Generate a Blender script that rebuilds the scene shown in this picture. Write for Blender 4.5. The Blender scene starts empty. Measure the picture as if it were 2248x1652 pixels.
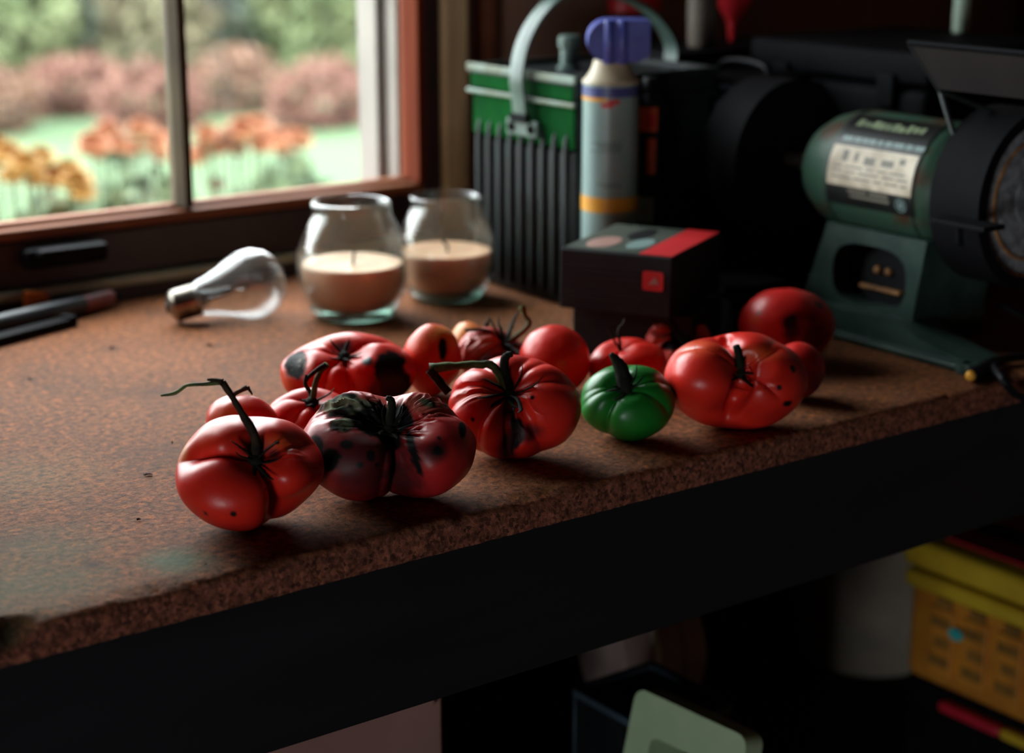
import bpy, bmesh, math, random
import numpy as np
from mathutils import Vector, Matrix

random.seed(7)
rng = np.random.default_rng(11)
scn = bpy.context.scene
col = scn.collection

# ------------------------------------------------------------------ camera
F_PX, IW, IH = 4000.0, 2248, 1652
PITCH = math.atan((826 + 280) / F_PX)
AZ = math.radians(53.3)
CAM = np.array([0.0, 0.0, 1.27])
_h = np.array([math.cos(AZ), math.sin(AZ), 0.0])
RT = np.array([math.sin(AZ), -math.cos(AZ), 0.0])
FW = _h * math.cos(PITCH) - np.array([0, 0, 1.0]) * math.sin(PITCH)
UP = np.cross(RT, FW)
cam = bpy.data.cameras.new('camera')
cam.sensor_width = 36
cam.lens = 36 * F_PX / IW
cam.clip_start = 0.02
cam.clip_end = 200
cam.dof.use_dof = True
cam.dof.focus_distance = 1.11
cam.dof.aperture_fstop = 4.6
cam_o = bpy.data.objects.new('camera', cam)
cam_o.matrix_world = Matrix(((RT[0], UP[0], -FW[0], CAM[0]), (RT[1], UP[1], -FW[1], CAM[1]),
                             (RT[2], UP[2], -FW[2], CAM[2]), (0, 0, 0, 1)))
col.objects.link(cam_o)
scn.camera = cam_o

# ------------------------------------------------------------------ world: bright overcast sky
world = bpy.data.worlds.new('overcast_sky')
scn.world = world
world.use_nodes = True
wb = world.node_tree.nodes['Background']
wb.inputs[0].default_value = (0.93, 0.97, 1.0, 1)
wb.inputs[1].default_value = 1.0
scn.view_settings.view_transform = 'Standard'
scn.view_settings.look = 'None'
scn.view_settings.exposure = 3.92
scn.view_settings.gamma = 1.0
scn.view_settings.use_curve_mapping = False
scn.cycles.max_bounces = 8
scn.cycles.caustics_reflective = False
scn.cycles.caustics_refractive = False

TZ = 0.90            # bench top
YF, YB = 0.841, 1.487
WY = 1.50            # inner face of the window wall


def portal(cx, cy, cz, sx, sz, rot):
    l = bpy.data.lights.new('window_daylight', 'AREA')
    l.shape = 'RECTANGLE'
    l.size, l.size_y = sx, sz
    l.cycles.is_portal = True
    o = bpy.data.objects.new('window_daylight', l)
    o.location = (cx, cy, cz)
    o.rotation_euler = rot
    col.objects.link(o)


WX0, WX1, WZ0, WZ1 = 0.253, 1.000, 0.966, 1.62
portal((WX0 + WX1) / 2, 1.625, (WZ0 + WZ1) / 2, WX1 - WX0, WZ1 - WZ0, (-math.pi / 2, 0, 0))
W2 = (-1.9, -1.10, -0.20, 0.06, 0.95)      # x of the left wall, y0, y1, z0, z1 of its window
portal(W2[0] - 0.1, (W2[1] + W2[2]) / 2, (W2[3] + W2[4]) / 2, W2[4] - W2[3], W2[2] - W2[1], (0, -math.pi / 2, 0))


# ------------------------------------------------------------------ helpers
def ray(x, y):
    return FW + RT * (x - 1124) / F_PX - UP * (y - 826) / F_PX


def at_z(x, y, z=TZ):
    d = ray(x, y)
    return CAM + d * ((z - CAM[2]) / d[2])


def at_y(x, y, Y):
    d = ray(x, y)
    return CAM + d * (Y / d[1])


def at_x(x, y, X):
    d = ray(x, y)
    return CAM + d * (X / d[0])


def at_d(x, y, depth):
    return CAM + ray(x, y) * depth


def proj(P):
    D = np.asarray(P, float) - CAM
    z = D @ FW
    return 1124 + F_PX * (D @ RT) / z, 826 - F_PX * (D @ UP) / z, z


def _hash(i, j, k, s):
    n = (i * 374761393 + j * 668265263 + k * 2147483647 + s * 1274126177) & 0xFFFFFFFF
    n = ((n ^ (n >> 13)) * 1274126177) & 0xFFFFFFFF
    n = ((n ^ (n >> 16)) * 2246822519) & 0xFFFFFFFF
    return ((n ^ (n >> 15)) & 0xFFFF) / 65535.0


def vnoise(P, s=0):
    P = np.asarray(P, float)
    I = np.floor(P).astype(np.int64)
    f = P - I
    f = f * f * (3 - 2 * f)
    r = 0
    for a in (0, 1):
        for b in (0, 1):
            for c in (0, 1):
                w = (f[..., 0] if a else 1 - f[..., 0]) * (f[..., 1] if b else 1 - f[..., 1]) * (f[..., 2] if c else 1 - f[..., 2])
                r = r + w * _hash(I[..., 0] + a, I[..., 1] + b, I[..., 2] + c, s)
    return r


def fbm(P, s=0, o=4):
    r, a, t = 0, 1.0, 0
    for k in range(o):
        r = r + a * vnoise(np.asarray(P) * 2 ** k, s + k * 7)
        t += a
        a *= 0.5
    return r / t


def S(c):                                    # sRGB 0..255 -> linear
    return tuple(((v / 255) / 12.92 if v / 255 <= 0.04045 else ((v / 255 + 0.055) / 1.055) ** 2.4) for v in c)


MATS = {}


def mat(name, c1, rough=0.5, c2=None, scale=20, metallic=0.0, bump=0.0, bscale=60, stretch=(1, 1, 1), spec=0.5,
        coat=0.0, detail=4, lo=0.35, hi=0.65, transmission=0.0, ior=1.45, emis=None):
    m = bpy.data.materials.new(name)
    m.use_nodes = True
    nt = m.node_tree
    b = nt.nodes['Principled BSDF']
    b.inputs['Base Color'].default_value = (*c1, 1)
    b.inputs['Roughness'].default_value = rough
    b.inputs['Metallic'].default_value = metallic
    b.inputs['Specular IOR Level'].default_value = spec
    b.inputs['Coat Weight'].default_value = coat
    b.inputs['Transmission Weight'].default_value = transmission
    b.inputs['IOR'].default_value = ior
    tc = nt.nodes.new('ShaderNodeTexCoord')
    mp = nt.nodes.new('ShaderNodeMapping')
    mp.inputs['Scale'].default_value = stretch
    nt.links.new(tc.outputs['Object'], mp.inputs['Vector'])
    if c2 is not None:
        n = nt.nodes.new('ShaderNodeTexNoise')
        n.inputs['Scale'].default_value = scale
        n.inputs['Detail'].default_value = detail
        nt.links.new(mp.outputs[0], n.inputs['Vector'])
        r = nt.nodes.new('ShaderNodeValToRGB')
        r.color_ramp.elements[0].position = lo
        r.color_ramp.elements[1].position = hi
        r.color_ramp.elements[0].color = (*c1, 1)
        r.color_ramp.elements[1].color = (*c2, 1)
        nt.links.new(n.outputs['Fac'], r.inputs['Fac'])
        nt.links.new(r.outputs['Color'], b.inputs['Base Color'])
    if bump:
        n2 = nt.nodes.new('ShaderNodeTexNoise')
        n2.inputs['Scale'].default_value = bscale
        n2.inputs['Detail'].default_value = 5
        nt.links.new(mp.outputs[0], n2.inputs['Vector'])
        bp = nt.nodes.new('ShaderNodeBump')
        bp.inputs['Strength'].default_value = 1.0
        bp.inputs['Distance'].default_value = bump
        nt.links.new(n2.outputs['Fac'], bp.inputs['Height'])
        nt.links.new(bp.outputs[0], b.inputs['Normal'])
    MATS[name] = m
    return m


def thin_glass(name, tint=(1, 1, 1), rough=0.02, ior=1.5, haze=0.0):
    m = bpy.data.materials.new(name)
    m.use_nodes = True
    nt = m.node_tree
    nt.nodes.remove(nt.nodes['Principled BSDF'])
    out = nt.nodes['Material Output']
    tr = nt.nodes.new('ShaderNodeBsdfTransparent')
    tr.inputs[0].default_value = (*tint, 1)
    gl = nt.nodes.new('ShaderNodeBsdfGlossy')
    gl.inputs['Roughness'].default_value = rough
    lw = nt.nodes.new('ShaderNodeLayerWeight')
    lw.inputs['Blend'].default_value = 0.5
    pw_ = nt.nodes.new('ShaderNodeMath')
    pw_.operation = 'POWER'
    pw_.inputs[1].default_value = 3.6
    nt.links.new(lw.outputs['Facing'], pw_.inputs[0])
    fr = nt.nodes.new('ShaderNodeMath')
    fr.operation = 'MULTIPLY_ADD'
    fr.inputs[1].default_value = 0.85
    fr.inputs[2].default_value = (ior - 1) ** 2 / (ior + 1) ** 2
    nt.links.new(pw_.outputs[0], fr.inputs[0])
    mx = nt.nodes.new('ShaderNodeMixShader')
    nt.links.new(fr.outputs[0], mx.inputs[0])
    nt.links.new(tr.outputs[0], mx.inputs[1])
    nt.links.new(gl.outputs[0], mx.inputs[2])
    last = mx
    if haze:
        df = nt.nodes.new('ShaderNodeBsdfDiffuse')
        df.inputs[0].default_value = (0.75, 0.75, 0.72, 1)
        m2 = nt.nodes.new('ShaderNodeMixShader')
        n = nt.nodes.new('ShaderNodeTexNoise')
        n.inputs['Scale'].default_value = 9
        ml = nt.nodes.new('ShaderNodeMath')
        ml.operation = 'MULTIPLY'
        ml.inputs[1].default_value = haze * 2
        nt.links.new(n.outputs['Fac'], ml.inputs[0])
        nt.links.new(ml.outputs[0], m2.inputs[0])
        nt.links.new(mx.outputs[0], m2.inputs[1])
        nt.links.new(df.outputs[0], m2.inputs[2])
        last = m2
    nt.links.new(last.outputs[0], out.inputs['Surface'])
    MATS[name] = m
    return m


def thing(name, label, cat, loc, group=None, kind=None):
    o = bpy.data.objects.new(name, None)
    o.empty_display_size = 0.02
    o.location = loc
    o['label'] = label
    o['category'] = cat
    if group:
        o['group'] = group
    if kind:
        o['kind'] = kind
    col.objects.link(o)
    o['_r'] = [float(v) for v in loc]
    return o


def root_of(o):
    while o.parent is not None:
        o = o.parent
    return o


def mesh(name, V, Fc, m, parent=None, smooth=False, label=None, attrs=None, kind=None):
    """one mesh object from world-space vertices, stored relative to its thing's base"""
    V = np.asarray(V, float)
    assert max(max(f) for f in Fc) < len(V) and np.isfinite(V).all() and all(len(set(f)) == len(f) for f in Fc[:4000]), name
    off = np.zeros(3)
    if parent is not None:
        off = np.array(root_of(parent).location)
    me = bpy.data.meshes.new(name)
    me.from_pydata((V - off).tolist(), [], [list(map(int, f)) for f in Fc])
    if smooth is True:
        me.polygons.foreach_set('use_smooth', [True] * len(me.polygons))
    elif smooth:
        me.polygons.foreach_set('use_smooth', [True] * len(me.polygons))
        me.set_sharp_from_angle(angle=math.radians(smooth))
    if attrs:
        for k, (t, data) in attrs.items():
            a = me.attributes.new(k, t, 'POINT')
            if t == 'FLOAT_COLOR':
                a.data.foreach_set('color', np.asarray(data, np.float32).ravel())
            else:
                a.data.foreach_set('value', np.asarray(data, np.float32).ravel())
    me.update()
    bm = bmesh.new()
    bm.from_mesh(me)
    bmesh.ops.recalc_face_normals(bm, faces=bm.faces)
    bm.to_mesh(me)
    bm.free()
    me.materials.append(MATS[m] if isinstance(m, str) else m)
    o = bpy.data.objects.new(name, me)
    col.objects.link(o)
    if parent is not None:
        o.parent = parent
    if label:
        o['label'] = label
    if kind:
        o['kind'] = kind
    return o


def tag(o, label, cat, group=None, kind=None):
    o['label'] = label
    o['category'] = cat
    if group:
        o['group'] = group
    if kind:
        o['kind'] = kind
    return o


def rebase(o, loc):
    """put a lone mesh's origin at its base"""
    loc = Vector(loc)
    o.data.transform(Matrix.Translation(-loc))
    o.location = loc
    return o


def join(*parts):
    V, Fc, n = [], [], 0
    for v, f in parts:
        v = np.asarray(v, float)
        V.append(v)
        Fc += [[i + n for i in q] for q in f]
        n += len(v)
    return np.concatenate(V), Fc


def obox(c, ax, hs, bev=0.0, seg=2):
    """box: centre, three axes (rows), half sizes, bevelled"""
    bm = bmesh.new()
    bmesh.ops.create_cube(bm, size=2)
    for v in bm.verts:
        v.co = Vector((v.co.x * hs[0], v.co.y * hs[1], v.co.z * hs[2]))
    if bev:
        bmesh.ops.bevel(bm, geom=list(bm.edges), offset=bev, segments=seg, affect='EDGES', profile=0.5)
    bm.verts.ensure_lookup_table()
    L = np.array([v.co[:] for v in bm.verts])
    Fc = [[v.index for v in f.verts] for f in bm.faces]
    bm.free()
    A = np.asarray(ax, float)
    return np.asarray(c, float) + L @ A, Fc


AX = np.eye(3)


def box(lo, hi, bev=0.0, seg=2):
    lo, hi = np.asarray(lo, float), np.asarray(hi, float)
    return obox((lo + hi) / 2, AX, (hi - lo) / 2, bev, seg)


def frame_of(a):
    a = np.asarray(a, float)
    a = a / np.linalg.norm(a)
    t = np.array([0, 0, 1.0]) if abs(a[2]) < 0.9 else np.array([1.0, 0, 0])
    u = np.cross(t, a)
    u /= np.linalg.norm(u)
    return u, np.cross(a, u), a


def lathe(profile, base, axis=(0, 0, 1), n=40, fn=None, u=None):
    """profile: list of (radius, height) along axis; radius 0 ends become poles"""
    U, W, A = frame_of(axis)
    if u is not None:
        U = np.asarray(u, float)
        W = np.cross(A, U)
    V, Fc, rows = [], [], []
    for r, h in profile:
        if r <= 1e-7:
            rows.append([len(V)])
            V.append(np.asarray(base) + A * h)
        else:
            row = []
            for k in range(n):
                t = 2 * math.pi * k / n
                rr = r + (fn(t, h, r) if fn else 0)
                row.append(len(V))
                V.append(np.asarray(base) + A * h + (U * math.cos(t) + W * math.sin(t)) * rr)
            rows.append(row)
    for a, b in zip(rows[:-1], rows[1:]):
        for k in range(n):
            k2 = (k + 1) % n
            if len(a) == 1 and len(b) == 1:
                continue
            if len(a) == 1:
                Fc.append([a[0], b[k], b[k2]])
            elif len(b) == 1:
                Fc.append([a[k], a[k2], b[0]])
            else:
                Fc.append([a[k], a[k2], b[k2], b[k]])
    if profile[0] != profile[-1]:
        if len(rows[0]) > 1:
            Fc.append(rows[0][::-1])
        if len(rows[-1]) > 1:
            Fc.append(rows[-1])
    return np.array(V), Fc


def smooth_path(P, k=5):
    P = np.asarray(P, float)
    Q = np.vstack([2 * P[0] - P[1], P, 2 * P[-1] - P[-2]])
    out = []
    for i in range(1, len(Q) - 2):
        for t in np.arange(k) / k:
            a, b, c, d = Q[i - 1:i + 3]
            out.append(0.5 * (2 * b + (c - a) * t + (2 * a - 5 * b + 4 * c - d) * t * t + (3 * b - 3 * c + d - a) * t ** 3))
    out.append(P[-1])
    return np.array(out)


def tube(P, R, n=8, flat=1.0, jit=0.0):
    P = np.asarray(P, float)
    if np.isscalar(R):
        R = [R] * len(P)
    R = np.interp(np.linspace(0, 1, len(P)), np.linspace(0, 1, len(R)), R)
    T = np.gradient(P, axis=0)
    T /= np.linalg.norm(T, axis=1)[:, None] + 1e-12
    u = frame_of(T[0])[0]
    V, Fc = [], []
    for i, p in enumerate(P):
        u = u - T[i] * (u @ T[i])
        u /= np.linalg.norm(u)
        w = np.cross(T[i], u)
        for k in range(n):
            t = 2 * math.pi * k / n
            rr = R[i] * (1 + jit * (random.random() - 0.5))
            V.append(p + (u * math.cos(t) + w * math.sin(t) * flat) * rr)
    for i in range(len(P) - 1):
        for k in range(n):
            a, b = i * n + k, i * n + (k + 1) % n
            Fc.append([a, b, b + n, a + n])
    Fc.append(list(range(n))[::-1])
    Fc.append([len(V) - n + k for k in range(n)])
    return np.array(V), Fc


def prism(poly, o, u, v, w, t0, t1):
    """polygon (a,b) in plane (u,v) at o, extruded along w from t0 to t1"""
    o, u, v, w = [np.asarray(q, float) for q in (o, u, v, w)]
    n = len(poly)
    V = [o + u * a + v * b + w * t0 for a, b in poly] + [o + u * a + v * b + w * t1 for a, b in poly]
    Fc = [list(range(n))[::-1], [n + k for k in range(n)]] + [[k, (k + 1) % n, n + (k + 1) % n, n + k] for k in range(n)]
    return np.array(V), Fc


def ring_prism(outer, inner, o, u, v, w, t0, t1):
    o, u, v, w = [np.asarray(q, float) for q in (o, u, v, w)]
    n = len(outer)
    V = []
    for t in (t0, t1):
        for pl in (outer, inner):
            V += [o + u * a + v * b + w * t for a, b in pl]
    Fc = []
    for k in range(n):
        j = (k + 1) % n
        Fc += [[k, j, n + j, n + k], [2 * n + k, 3 * n + k, 3 * n + j, 2 * n + j],
               [k, 2 * n + k, 2 * n + j, j], [n + k, n + j, 3 * n + j, 3 * n + k]]
    return np.array(V), Fc


def rrect(hx, hy, r, n=5, cx=0, cy=0):
    P = []
    for sx, sy, a0 in ((1, 1, 0), (-1, 1, 90), (-1, -1, 180), (1, -1, 270)):
        for k in range(n + 1):
            a = math.radians(a0 + 90 * k / n)
            P.append((cx + sx * (hx - r) + r * math.cos(a), cy + sy * (hy - r) + r * math.sin(a)))
    return P


# ------------------------------------------------------------------ materials
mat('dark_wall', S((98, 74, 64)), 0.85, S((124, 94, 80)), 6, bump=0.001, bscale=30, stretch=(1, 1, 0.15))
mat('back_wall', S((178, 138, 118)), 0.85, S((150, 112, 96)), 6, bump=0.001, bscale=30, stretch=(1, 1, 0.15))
mat('ceiling_wood', S((70, 56, 46)), 0.9, S((52, 42, 36)), 5, bump=0.001)
mat('floor_concrete', S((72, 68, 66)), 0.9, S((50, 46, 45)), 7, bump=0.001)
mat('stud_wood', S((236, 214, 168)), 0.75, S((176, 152, 118)), 14, bump=0.0006, stretch=(3, 3, 0.25))
mat('red_wood', S((108, 46, 20)), 0.75, S((86, 32, 14)), 12, spec=0.1, bump=0.0004, stretch=(2, 2, 0.3))
mat('brown_rail', S((146, 92, 66)), 0.65, S((116, 70, 50)), 10, spec=0.15, bump=0.0004, stretch=(0.3, 2, 2))
mat('dark_brown', S((50, 30, 30)), 0.55, S((38, 24, 24)), 10, bump=0.0004, stretch=(0.3, 2, 2))
mat('mullion_paint', S((80, 68, 50)), 0.65, S((60, 50, 38)), 12, spec=0.15, bump=0.0003)
mat('white_paint', S((136, 130, 124)), 0.7, S((118, 112, 107)), 8, spec=0.2)
mat('ledge_paint', S((176, 184, 164)), 0.45, S((140, 146, 130)), 10, bump=0.0003)
mat('black_metal', S((9, 9, 12)), 0.75, S((14, 14, 17)), 30, bump=0.0002, spec=0.12)
mat('black_plastic', S((16, 17, 21)), 0.5, S((22, 22, 27)), 25, bump=0.0001, spec=0.25)
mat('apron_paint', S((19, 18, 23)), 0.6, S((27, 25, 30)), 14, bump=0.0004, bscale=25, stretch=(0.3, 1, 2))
thin_glass('pane_glass', (0.96, 0.98, 0.97), 0.02, 1.45, haze=0.02)
thin_glass('bulb_glass', (0.96, 0.97, 0.97), 0.03, 1.6, haze=0.05)

# ------------------------------------------------------------------ setting: room shell
RX0, RX1, RY0 = W2[0], 1.95, -2.1
CZ = 2.50


def struct(name, parts, m, label, cat, parent=None, bev=None):
    o = mesh(name, *join(*parts), m)
    rebase(o, ((o.data.vertices[0].co[0]), (o.data.vertices[0].co[1]), 0))
    tag(o, label, cat, kind='structure')
    return o


mesh_f = struct('floor', [box((RX0, RY0, -0.05), (RX1, WY + 0.1, 0.0))], 'floor_concrete', 'dull grey concrete floor of the shed', 'floor')
struct('ceiling', [box((RX0, RY0, CZ), (RX1, WY + 0.1, CZ + 0.05))], 'ceiling_wood', 'dark board ceiling of the shed', 'ceiling')
WT = 1.584           # outer face
SH = 1.53            # inner face of the sheathing
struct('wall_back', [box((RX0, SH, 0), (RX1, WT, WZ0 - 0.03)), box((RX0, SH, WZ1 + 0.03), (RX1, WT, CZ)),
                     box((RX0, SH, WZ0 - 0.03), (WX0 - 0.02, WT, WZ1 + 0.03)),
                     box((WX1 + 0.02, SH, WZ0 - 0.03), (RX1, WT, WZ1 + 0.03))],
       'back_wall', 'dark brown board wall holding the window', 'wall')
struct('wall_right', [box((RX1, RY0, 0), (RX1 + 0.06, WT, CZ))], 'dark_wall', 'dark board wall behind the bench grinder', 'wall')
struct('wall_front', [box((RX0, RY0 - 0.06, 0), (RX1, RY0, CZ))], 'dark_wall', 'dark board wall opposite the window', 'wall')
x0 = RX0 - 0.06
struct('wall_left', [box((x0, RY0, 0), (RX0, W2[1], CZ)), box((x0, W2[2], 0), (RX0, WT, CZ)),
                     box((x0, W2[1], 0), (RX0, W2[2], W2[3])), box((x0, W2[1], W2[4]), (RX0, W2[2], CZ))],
       'dark_wall', 'dark board wall with the added side window', 'wall')

# window above the bench
win = thing('window_1', 'wood framed window with narrow glazing bars above the workbench', 'window', (WX0, WY, WZ0), kind='structure')
GY = 1.518
z_top = WZ1
mesh('stool', *box((WX0 - 0.02, WY, WZ0 - 0.004), (WX1 + 0.010, GY - 0.004, WZ0 + 0.006), 0.003), 'brown_rail', win)
mesh('bottom_rail', *box((WX0, GY - 0.004, WZ0 - 0.02), (WX1, GY + 0.012, WZ0 + 0.010), 0.003), 'brown_rail', win)
mesh('top_rail', *box((WX0, WY, z_top - 0.02), (WX1, GY + 0.012, z_top + 0.02), 0.003), 'brown_rail', win)
mesh('jamb', *box((WX1, WY - 0.004, WZ0 + 0.006), (WX1 + 0.010, GY + 0.012, z_top), 0.002), 'red_wood', win, label='reddish wood jamb strip')
mesh('jamb', *box((WX0 - 0.016, WY - 0.004, WZ0 + 0.004), (WX0, GY + 0.012, z_top), 0.002), 'red_wood', win)
mesh('exterior_casing', *box((WX1 - 0.002, GY + 0.013, WZ0 - 0.01), (WX1 + 0.02, WT + 0.005, z_top), 0.002), 'white_paint', win, label='white painted outer casing')
mesh('exterior_stop', *box((WX1 - 0.012, WT - 0.032, WZ0 - 0.005), (WX1 - 0.0025, WT + 0.004, z_top), 0.002), 'white_paint', win)
mesh('exterior_casing', *box((WX0 - 0.02, GY + 0.013, WZ0 - 0.01), (WX0 + 0.002, WT + 0.005, z_top), 0.002), 'white_paint', win)
mesh('exterior_sill', *box((WX0 - 0.02, GY + 0.013, WZ0 - 0.03), (WX1 - 0.003, WT + 0.03, WZ0 - 0.012), 0.002), 'brown_rail', win)
ncol, pw = 3, (WX1 - WX0) / 3
for k in range(1, ncol):
    x = WX1 - pw * k
    prof = [(-0.0075, 0.0), (-0.0075, 0.004), (-0.004, 0.016), (0.004, 0.016), (0.0075, 0.004), (0.0075, 0.0), (0.005, -0.012), (-0.005, -0.012)]
    mesh('glazing_bar', *prism([(a, -b) for a, b in prof], (x, GY, 0), (1, 0, 0), (0, 1, 0), (0, 0, 1), WZ0 + 0.008, z_top - 0.018), 'mullion_paint', win)
zm = 1.30
mesh('crossbar', *box((WX0, GY - 0.012, zm - 0.008), (WX1, GY - 0.001, zm + 0.008), 0.003), 'mullion_paint', win)
for k in range(ncol):
    for (za, zb) in ((WZ0 + 0.008, zm - 0.006), (zm + 0.006, z_top - 0.018)):
        mesh('pane', *box((WX0 + pw * k + 0.004, GY + 0.0005, za), (WX0 + pw * (k + 1) - 0.004, GY + 0.0035, zb)), 'pane_glass', win)
# sash lift on the dark apron
A0, A1 = at_y(52, 560, 1.49), at_y(240, 520, 1.49)
lift = mesh('sash_lift', *box((A0[0], 1.483, 0.938), (A1[0] - 0.004, 1.499, 0.956), 0.004), 'black_metal', win, label='black metal sash lift')
mesh('lift_lip', *box((A0[0] + 0.008, 1.470, 0.951), (A1[0] - 0.01, 1.484, 0.957), 0.002), 'black_metal', lift)

# side window, added out of view and kept low to fill below the bench
win2 = thing('fill_window', 'low side window added in the left wall behind the viewer for fill light', 'window', (W2[0], W2[1], W2[3]), kind='structure')
for (a, b, c, d) in ((W2[1], W2[1] + 0.04, W2[3], W2[4]), (W2[2] - 0.04, W2[2], W2[3], W2[4])):
    mesh('stile', *box((RX0 - 0.05, a, c), (RX0 - 0.01, b, d), 0.003), 'brown_rail', win2)
for z in (W2[3], W2[4] - 0.04):
    mesh('rail', *box((RX0 - 0.05, W2[1] + 0.04, z), (RX0 - 0.01, W2[2] - 0.04, z + 0.04), 0.003), 'brown_rail', win2)
mesh('pane', *box((RX0 - 0.034, W2[1] + 0.04, W2[3] + 0.04), (RX0 - 0.03, W2[2] - 0.04, W2[4] - 0.04)), 'pane_glass', win2)

# trims
def trim(name, lo, hi, m, label, bev=0.003):
    o = mesh(name, *box(lo, hi, bev), m)
    rebase(o, (lo[0], lo[1], lo[2]))
    tag(o, label, 'trim', kind='structure')


trim('trim_1', (WX0 - 0.1, WY, TZ + 0.021), (1.028, SH, WZ0 - 0.0045), 'dark_brown', 'dark brown apron board under the window', 0.002)
trim('trim_2', (RX0 + 0.02, 1.489, TZ + 0.012), (WX1 + 0.09, SH - 0.001, TZ + 0.0205), 'ledge_paint', 'worn grey green ledge strip along the back of the bench', 0.002)
trim('trim_6', (RX0 + 0.02, 1.493, TZ - 0.02), (WX1 + 0.09, SH - 0.001, TZ + 0.0118), 'dark_brown', 'dark strip below the grey green ledge', 0.001)
trim('trim_3', (WX1 + 0.0105, WY - 0.003, WZ0 - 0.004), (1.028, SH, CZ - 0.001), 'dark_brown', 'jamb front painted dark for its shade, beside the pale stud', 0.002)  # front face of the jamb, its shade put into the dark colour
trim('trim_4', (1.0285, WY - 0.010, TZ + 0.021), (1.057, SH - 0.001, CZ - 0.001), 'stud_wood', 'pale weathered wooden stud right of the window', 0.002)
trim('trim_5', (1.093, WY + 0.012, TZ + 0.021), (1.106, SH - 0.001, CZ - 0.001), 'brown_rail', 'thin brown batten on the wall behind the green can', 0.001)

# ------------------------------------------------------------------ outdoors
OUT = 0.28          # darkens garden colours to hold outdoor brightness down at the indoor exposure


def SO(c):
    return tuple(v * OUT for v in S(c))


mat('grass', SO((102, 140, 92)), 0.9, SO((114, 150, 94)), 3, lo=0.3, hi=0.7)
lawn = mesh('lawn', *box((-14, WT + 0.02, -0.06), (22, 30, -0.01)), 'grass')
rebase(lawn, (0, WT + 0.02, -0.06))
tag(lawn, 'pale mown lawn beyond the window', 'lawn', kind='structure')


def leaf_cloud(n, c, rad, size, seed, flat=0.0):
    r = np.random.default_rng(seed)
    d = r.normal(size=(n, 3))
    d /= np.linalg.norm(d, axis=1)[:, None]
    rr = r.uniform(0.55, 1.0, n) ** 0.6
    lump = 0.75 + 0.5 * vnoise(d * 2.2 + seed, seed)
    P = np.asarray(c) + d * (rr * lump)[:, None] * np.asarray(rad)
    a = r.normal(size=(n, 3))
    a /= np.linalg.norm(a, axis=1)[:, None]
    b = np.cross(a, r.normal(size=(n, 3)))
    b /= np.linalg.norm(b, axis=1)[:, None]
    s = size * r.uniform(0.6, 1.3, n)[:, None]
    V = np.stack([P - a * s, P + b * s * 0.5, P + a * s, P - b * s * 0.5], 1).reshape(-1, 3)
    Fc = np.arange(4 * n).reshape(-1, 4).tolist()
    return V, Fc


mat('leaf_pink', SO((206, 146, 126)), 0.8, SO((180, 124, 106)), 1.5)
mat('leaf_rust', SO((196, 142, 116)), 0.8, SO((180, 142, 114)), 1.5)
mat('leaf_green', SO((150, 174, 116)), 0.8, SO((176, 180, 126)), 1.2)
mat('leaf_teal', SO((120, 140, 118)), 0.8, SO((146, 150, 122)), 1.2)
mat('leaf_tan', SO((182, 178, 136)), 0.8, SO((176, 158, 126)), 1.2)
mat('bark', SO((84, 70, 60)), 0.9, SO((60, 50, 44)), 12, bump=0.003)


def shrub(name, label, px, py_base, depth_Y, rad, h, m, seed, group, n=1500, size=0.05):
    b = at_y(px, py_base, depth_Y)
    base = np.array([b[0], depth_Y, -0.01])
    t = thing(name, label, 'shrub' if 'shrub' in name else 'tree', base, group)
    mesh('foliage', *leaf_cloud(n, base + (0, 0, h), rad, size, seed), m, t, kind='stuff')
    for k in range(3):
        a = k * 2.1 + seed
        mesh('trunk', *tube(smooth_path([base + (0.04 * math.cos(a), 0.04 * math.sin(a), 0), base + (0.1 * math.cos(a), 0.1 * math.sin(a), h * 0.5), base + (0.3 * math.cos(a), 0.3 * math.sin(a), h)]), [0.035, 0.012], 6), 'bark', t)


gs = 'shrubs along the far lawn edge'
for k, (px, Y, m, lb) in enumerate((
        (-40, 9.3, 'leaf_rust', 'dusty pink autumn shrub at the far left of the lawn edge'),
        (150, 9.1, 'leaf_pink', 'rosy autumn shrub between the left window edge and the glazing bar'),
        (335, 8.9, 'leaf_pink', 'pink autumn shrub just left of the glazing bar'),
        (520, 8.7, 'leaf_rust', 'brownish pink shrub just right of the glazing bar'),
        (700, 8.5, 'leaf_pink', 'rosy pink shrub near the white window casing'),
        (885, 8.3, 'leaf_rust', 'rust coloured shrub partly hidden by the white window casing'))):
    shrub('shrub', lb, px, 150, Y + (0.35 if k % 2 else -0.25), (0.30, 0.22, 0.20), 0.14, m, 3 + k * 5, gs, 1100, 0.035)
gt = 'trees behind the lawn shrubs'
for k, (px, Y, m, lb) in enumerate((
        (20, 10.3, 'leaf_green', 'grey green tree at the upper left of the window'),
        (190, 11.3, 'leaf_teal', 'dark teal green tree left of the glazing bar'),
        (340, 10.2, 'leaf_tan', 'tan leaved tree straddling the glazing bar'),
        (520, 11.2, 'leaf_teal', 'dull green tree right of the glazing bar'),
        (690, 10.1, 'leaf_green', 'light green tree in front of the white window casing'),
        (880, 11.1, 'leaf_tan', 'tan tree partly behind the white window casing'))):
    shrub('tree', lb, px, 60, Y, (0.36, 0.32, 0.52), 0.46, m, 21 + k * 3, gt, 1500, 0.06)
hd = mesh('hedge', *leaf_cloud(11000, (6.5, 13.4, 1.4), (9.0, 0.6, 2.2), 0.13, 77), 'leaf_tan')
rebase(hd, (6.5, 13.4, 0))
tag(hd, 'tall mixed brown and green hedge closing off the garden', 'hedge', kind='stuff')

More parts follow.
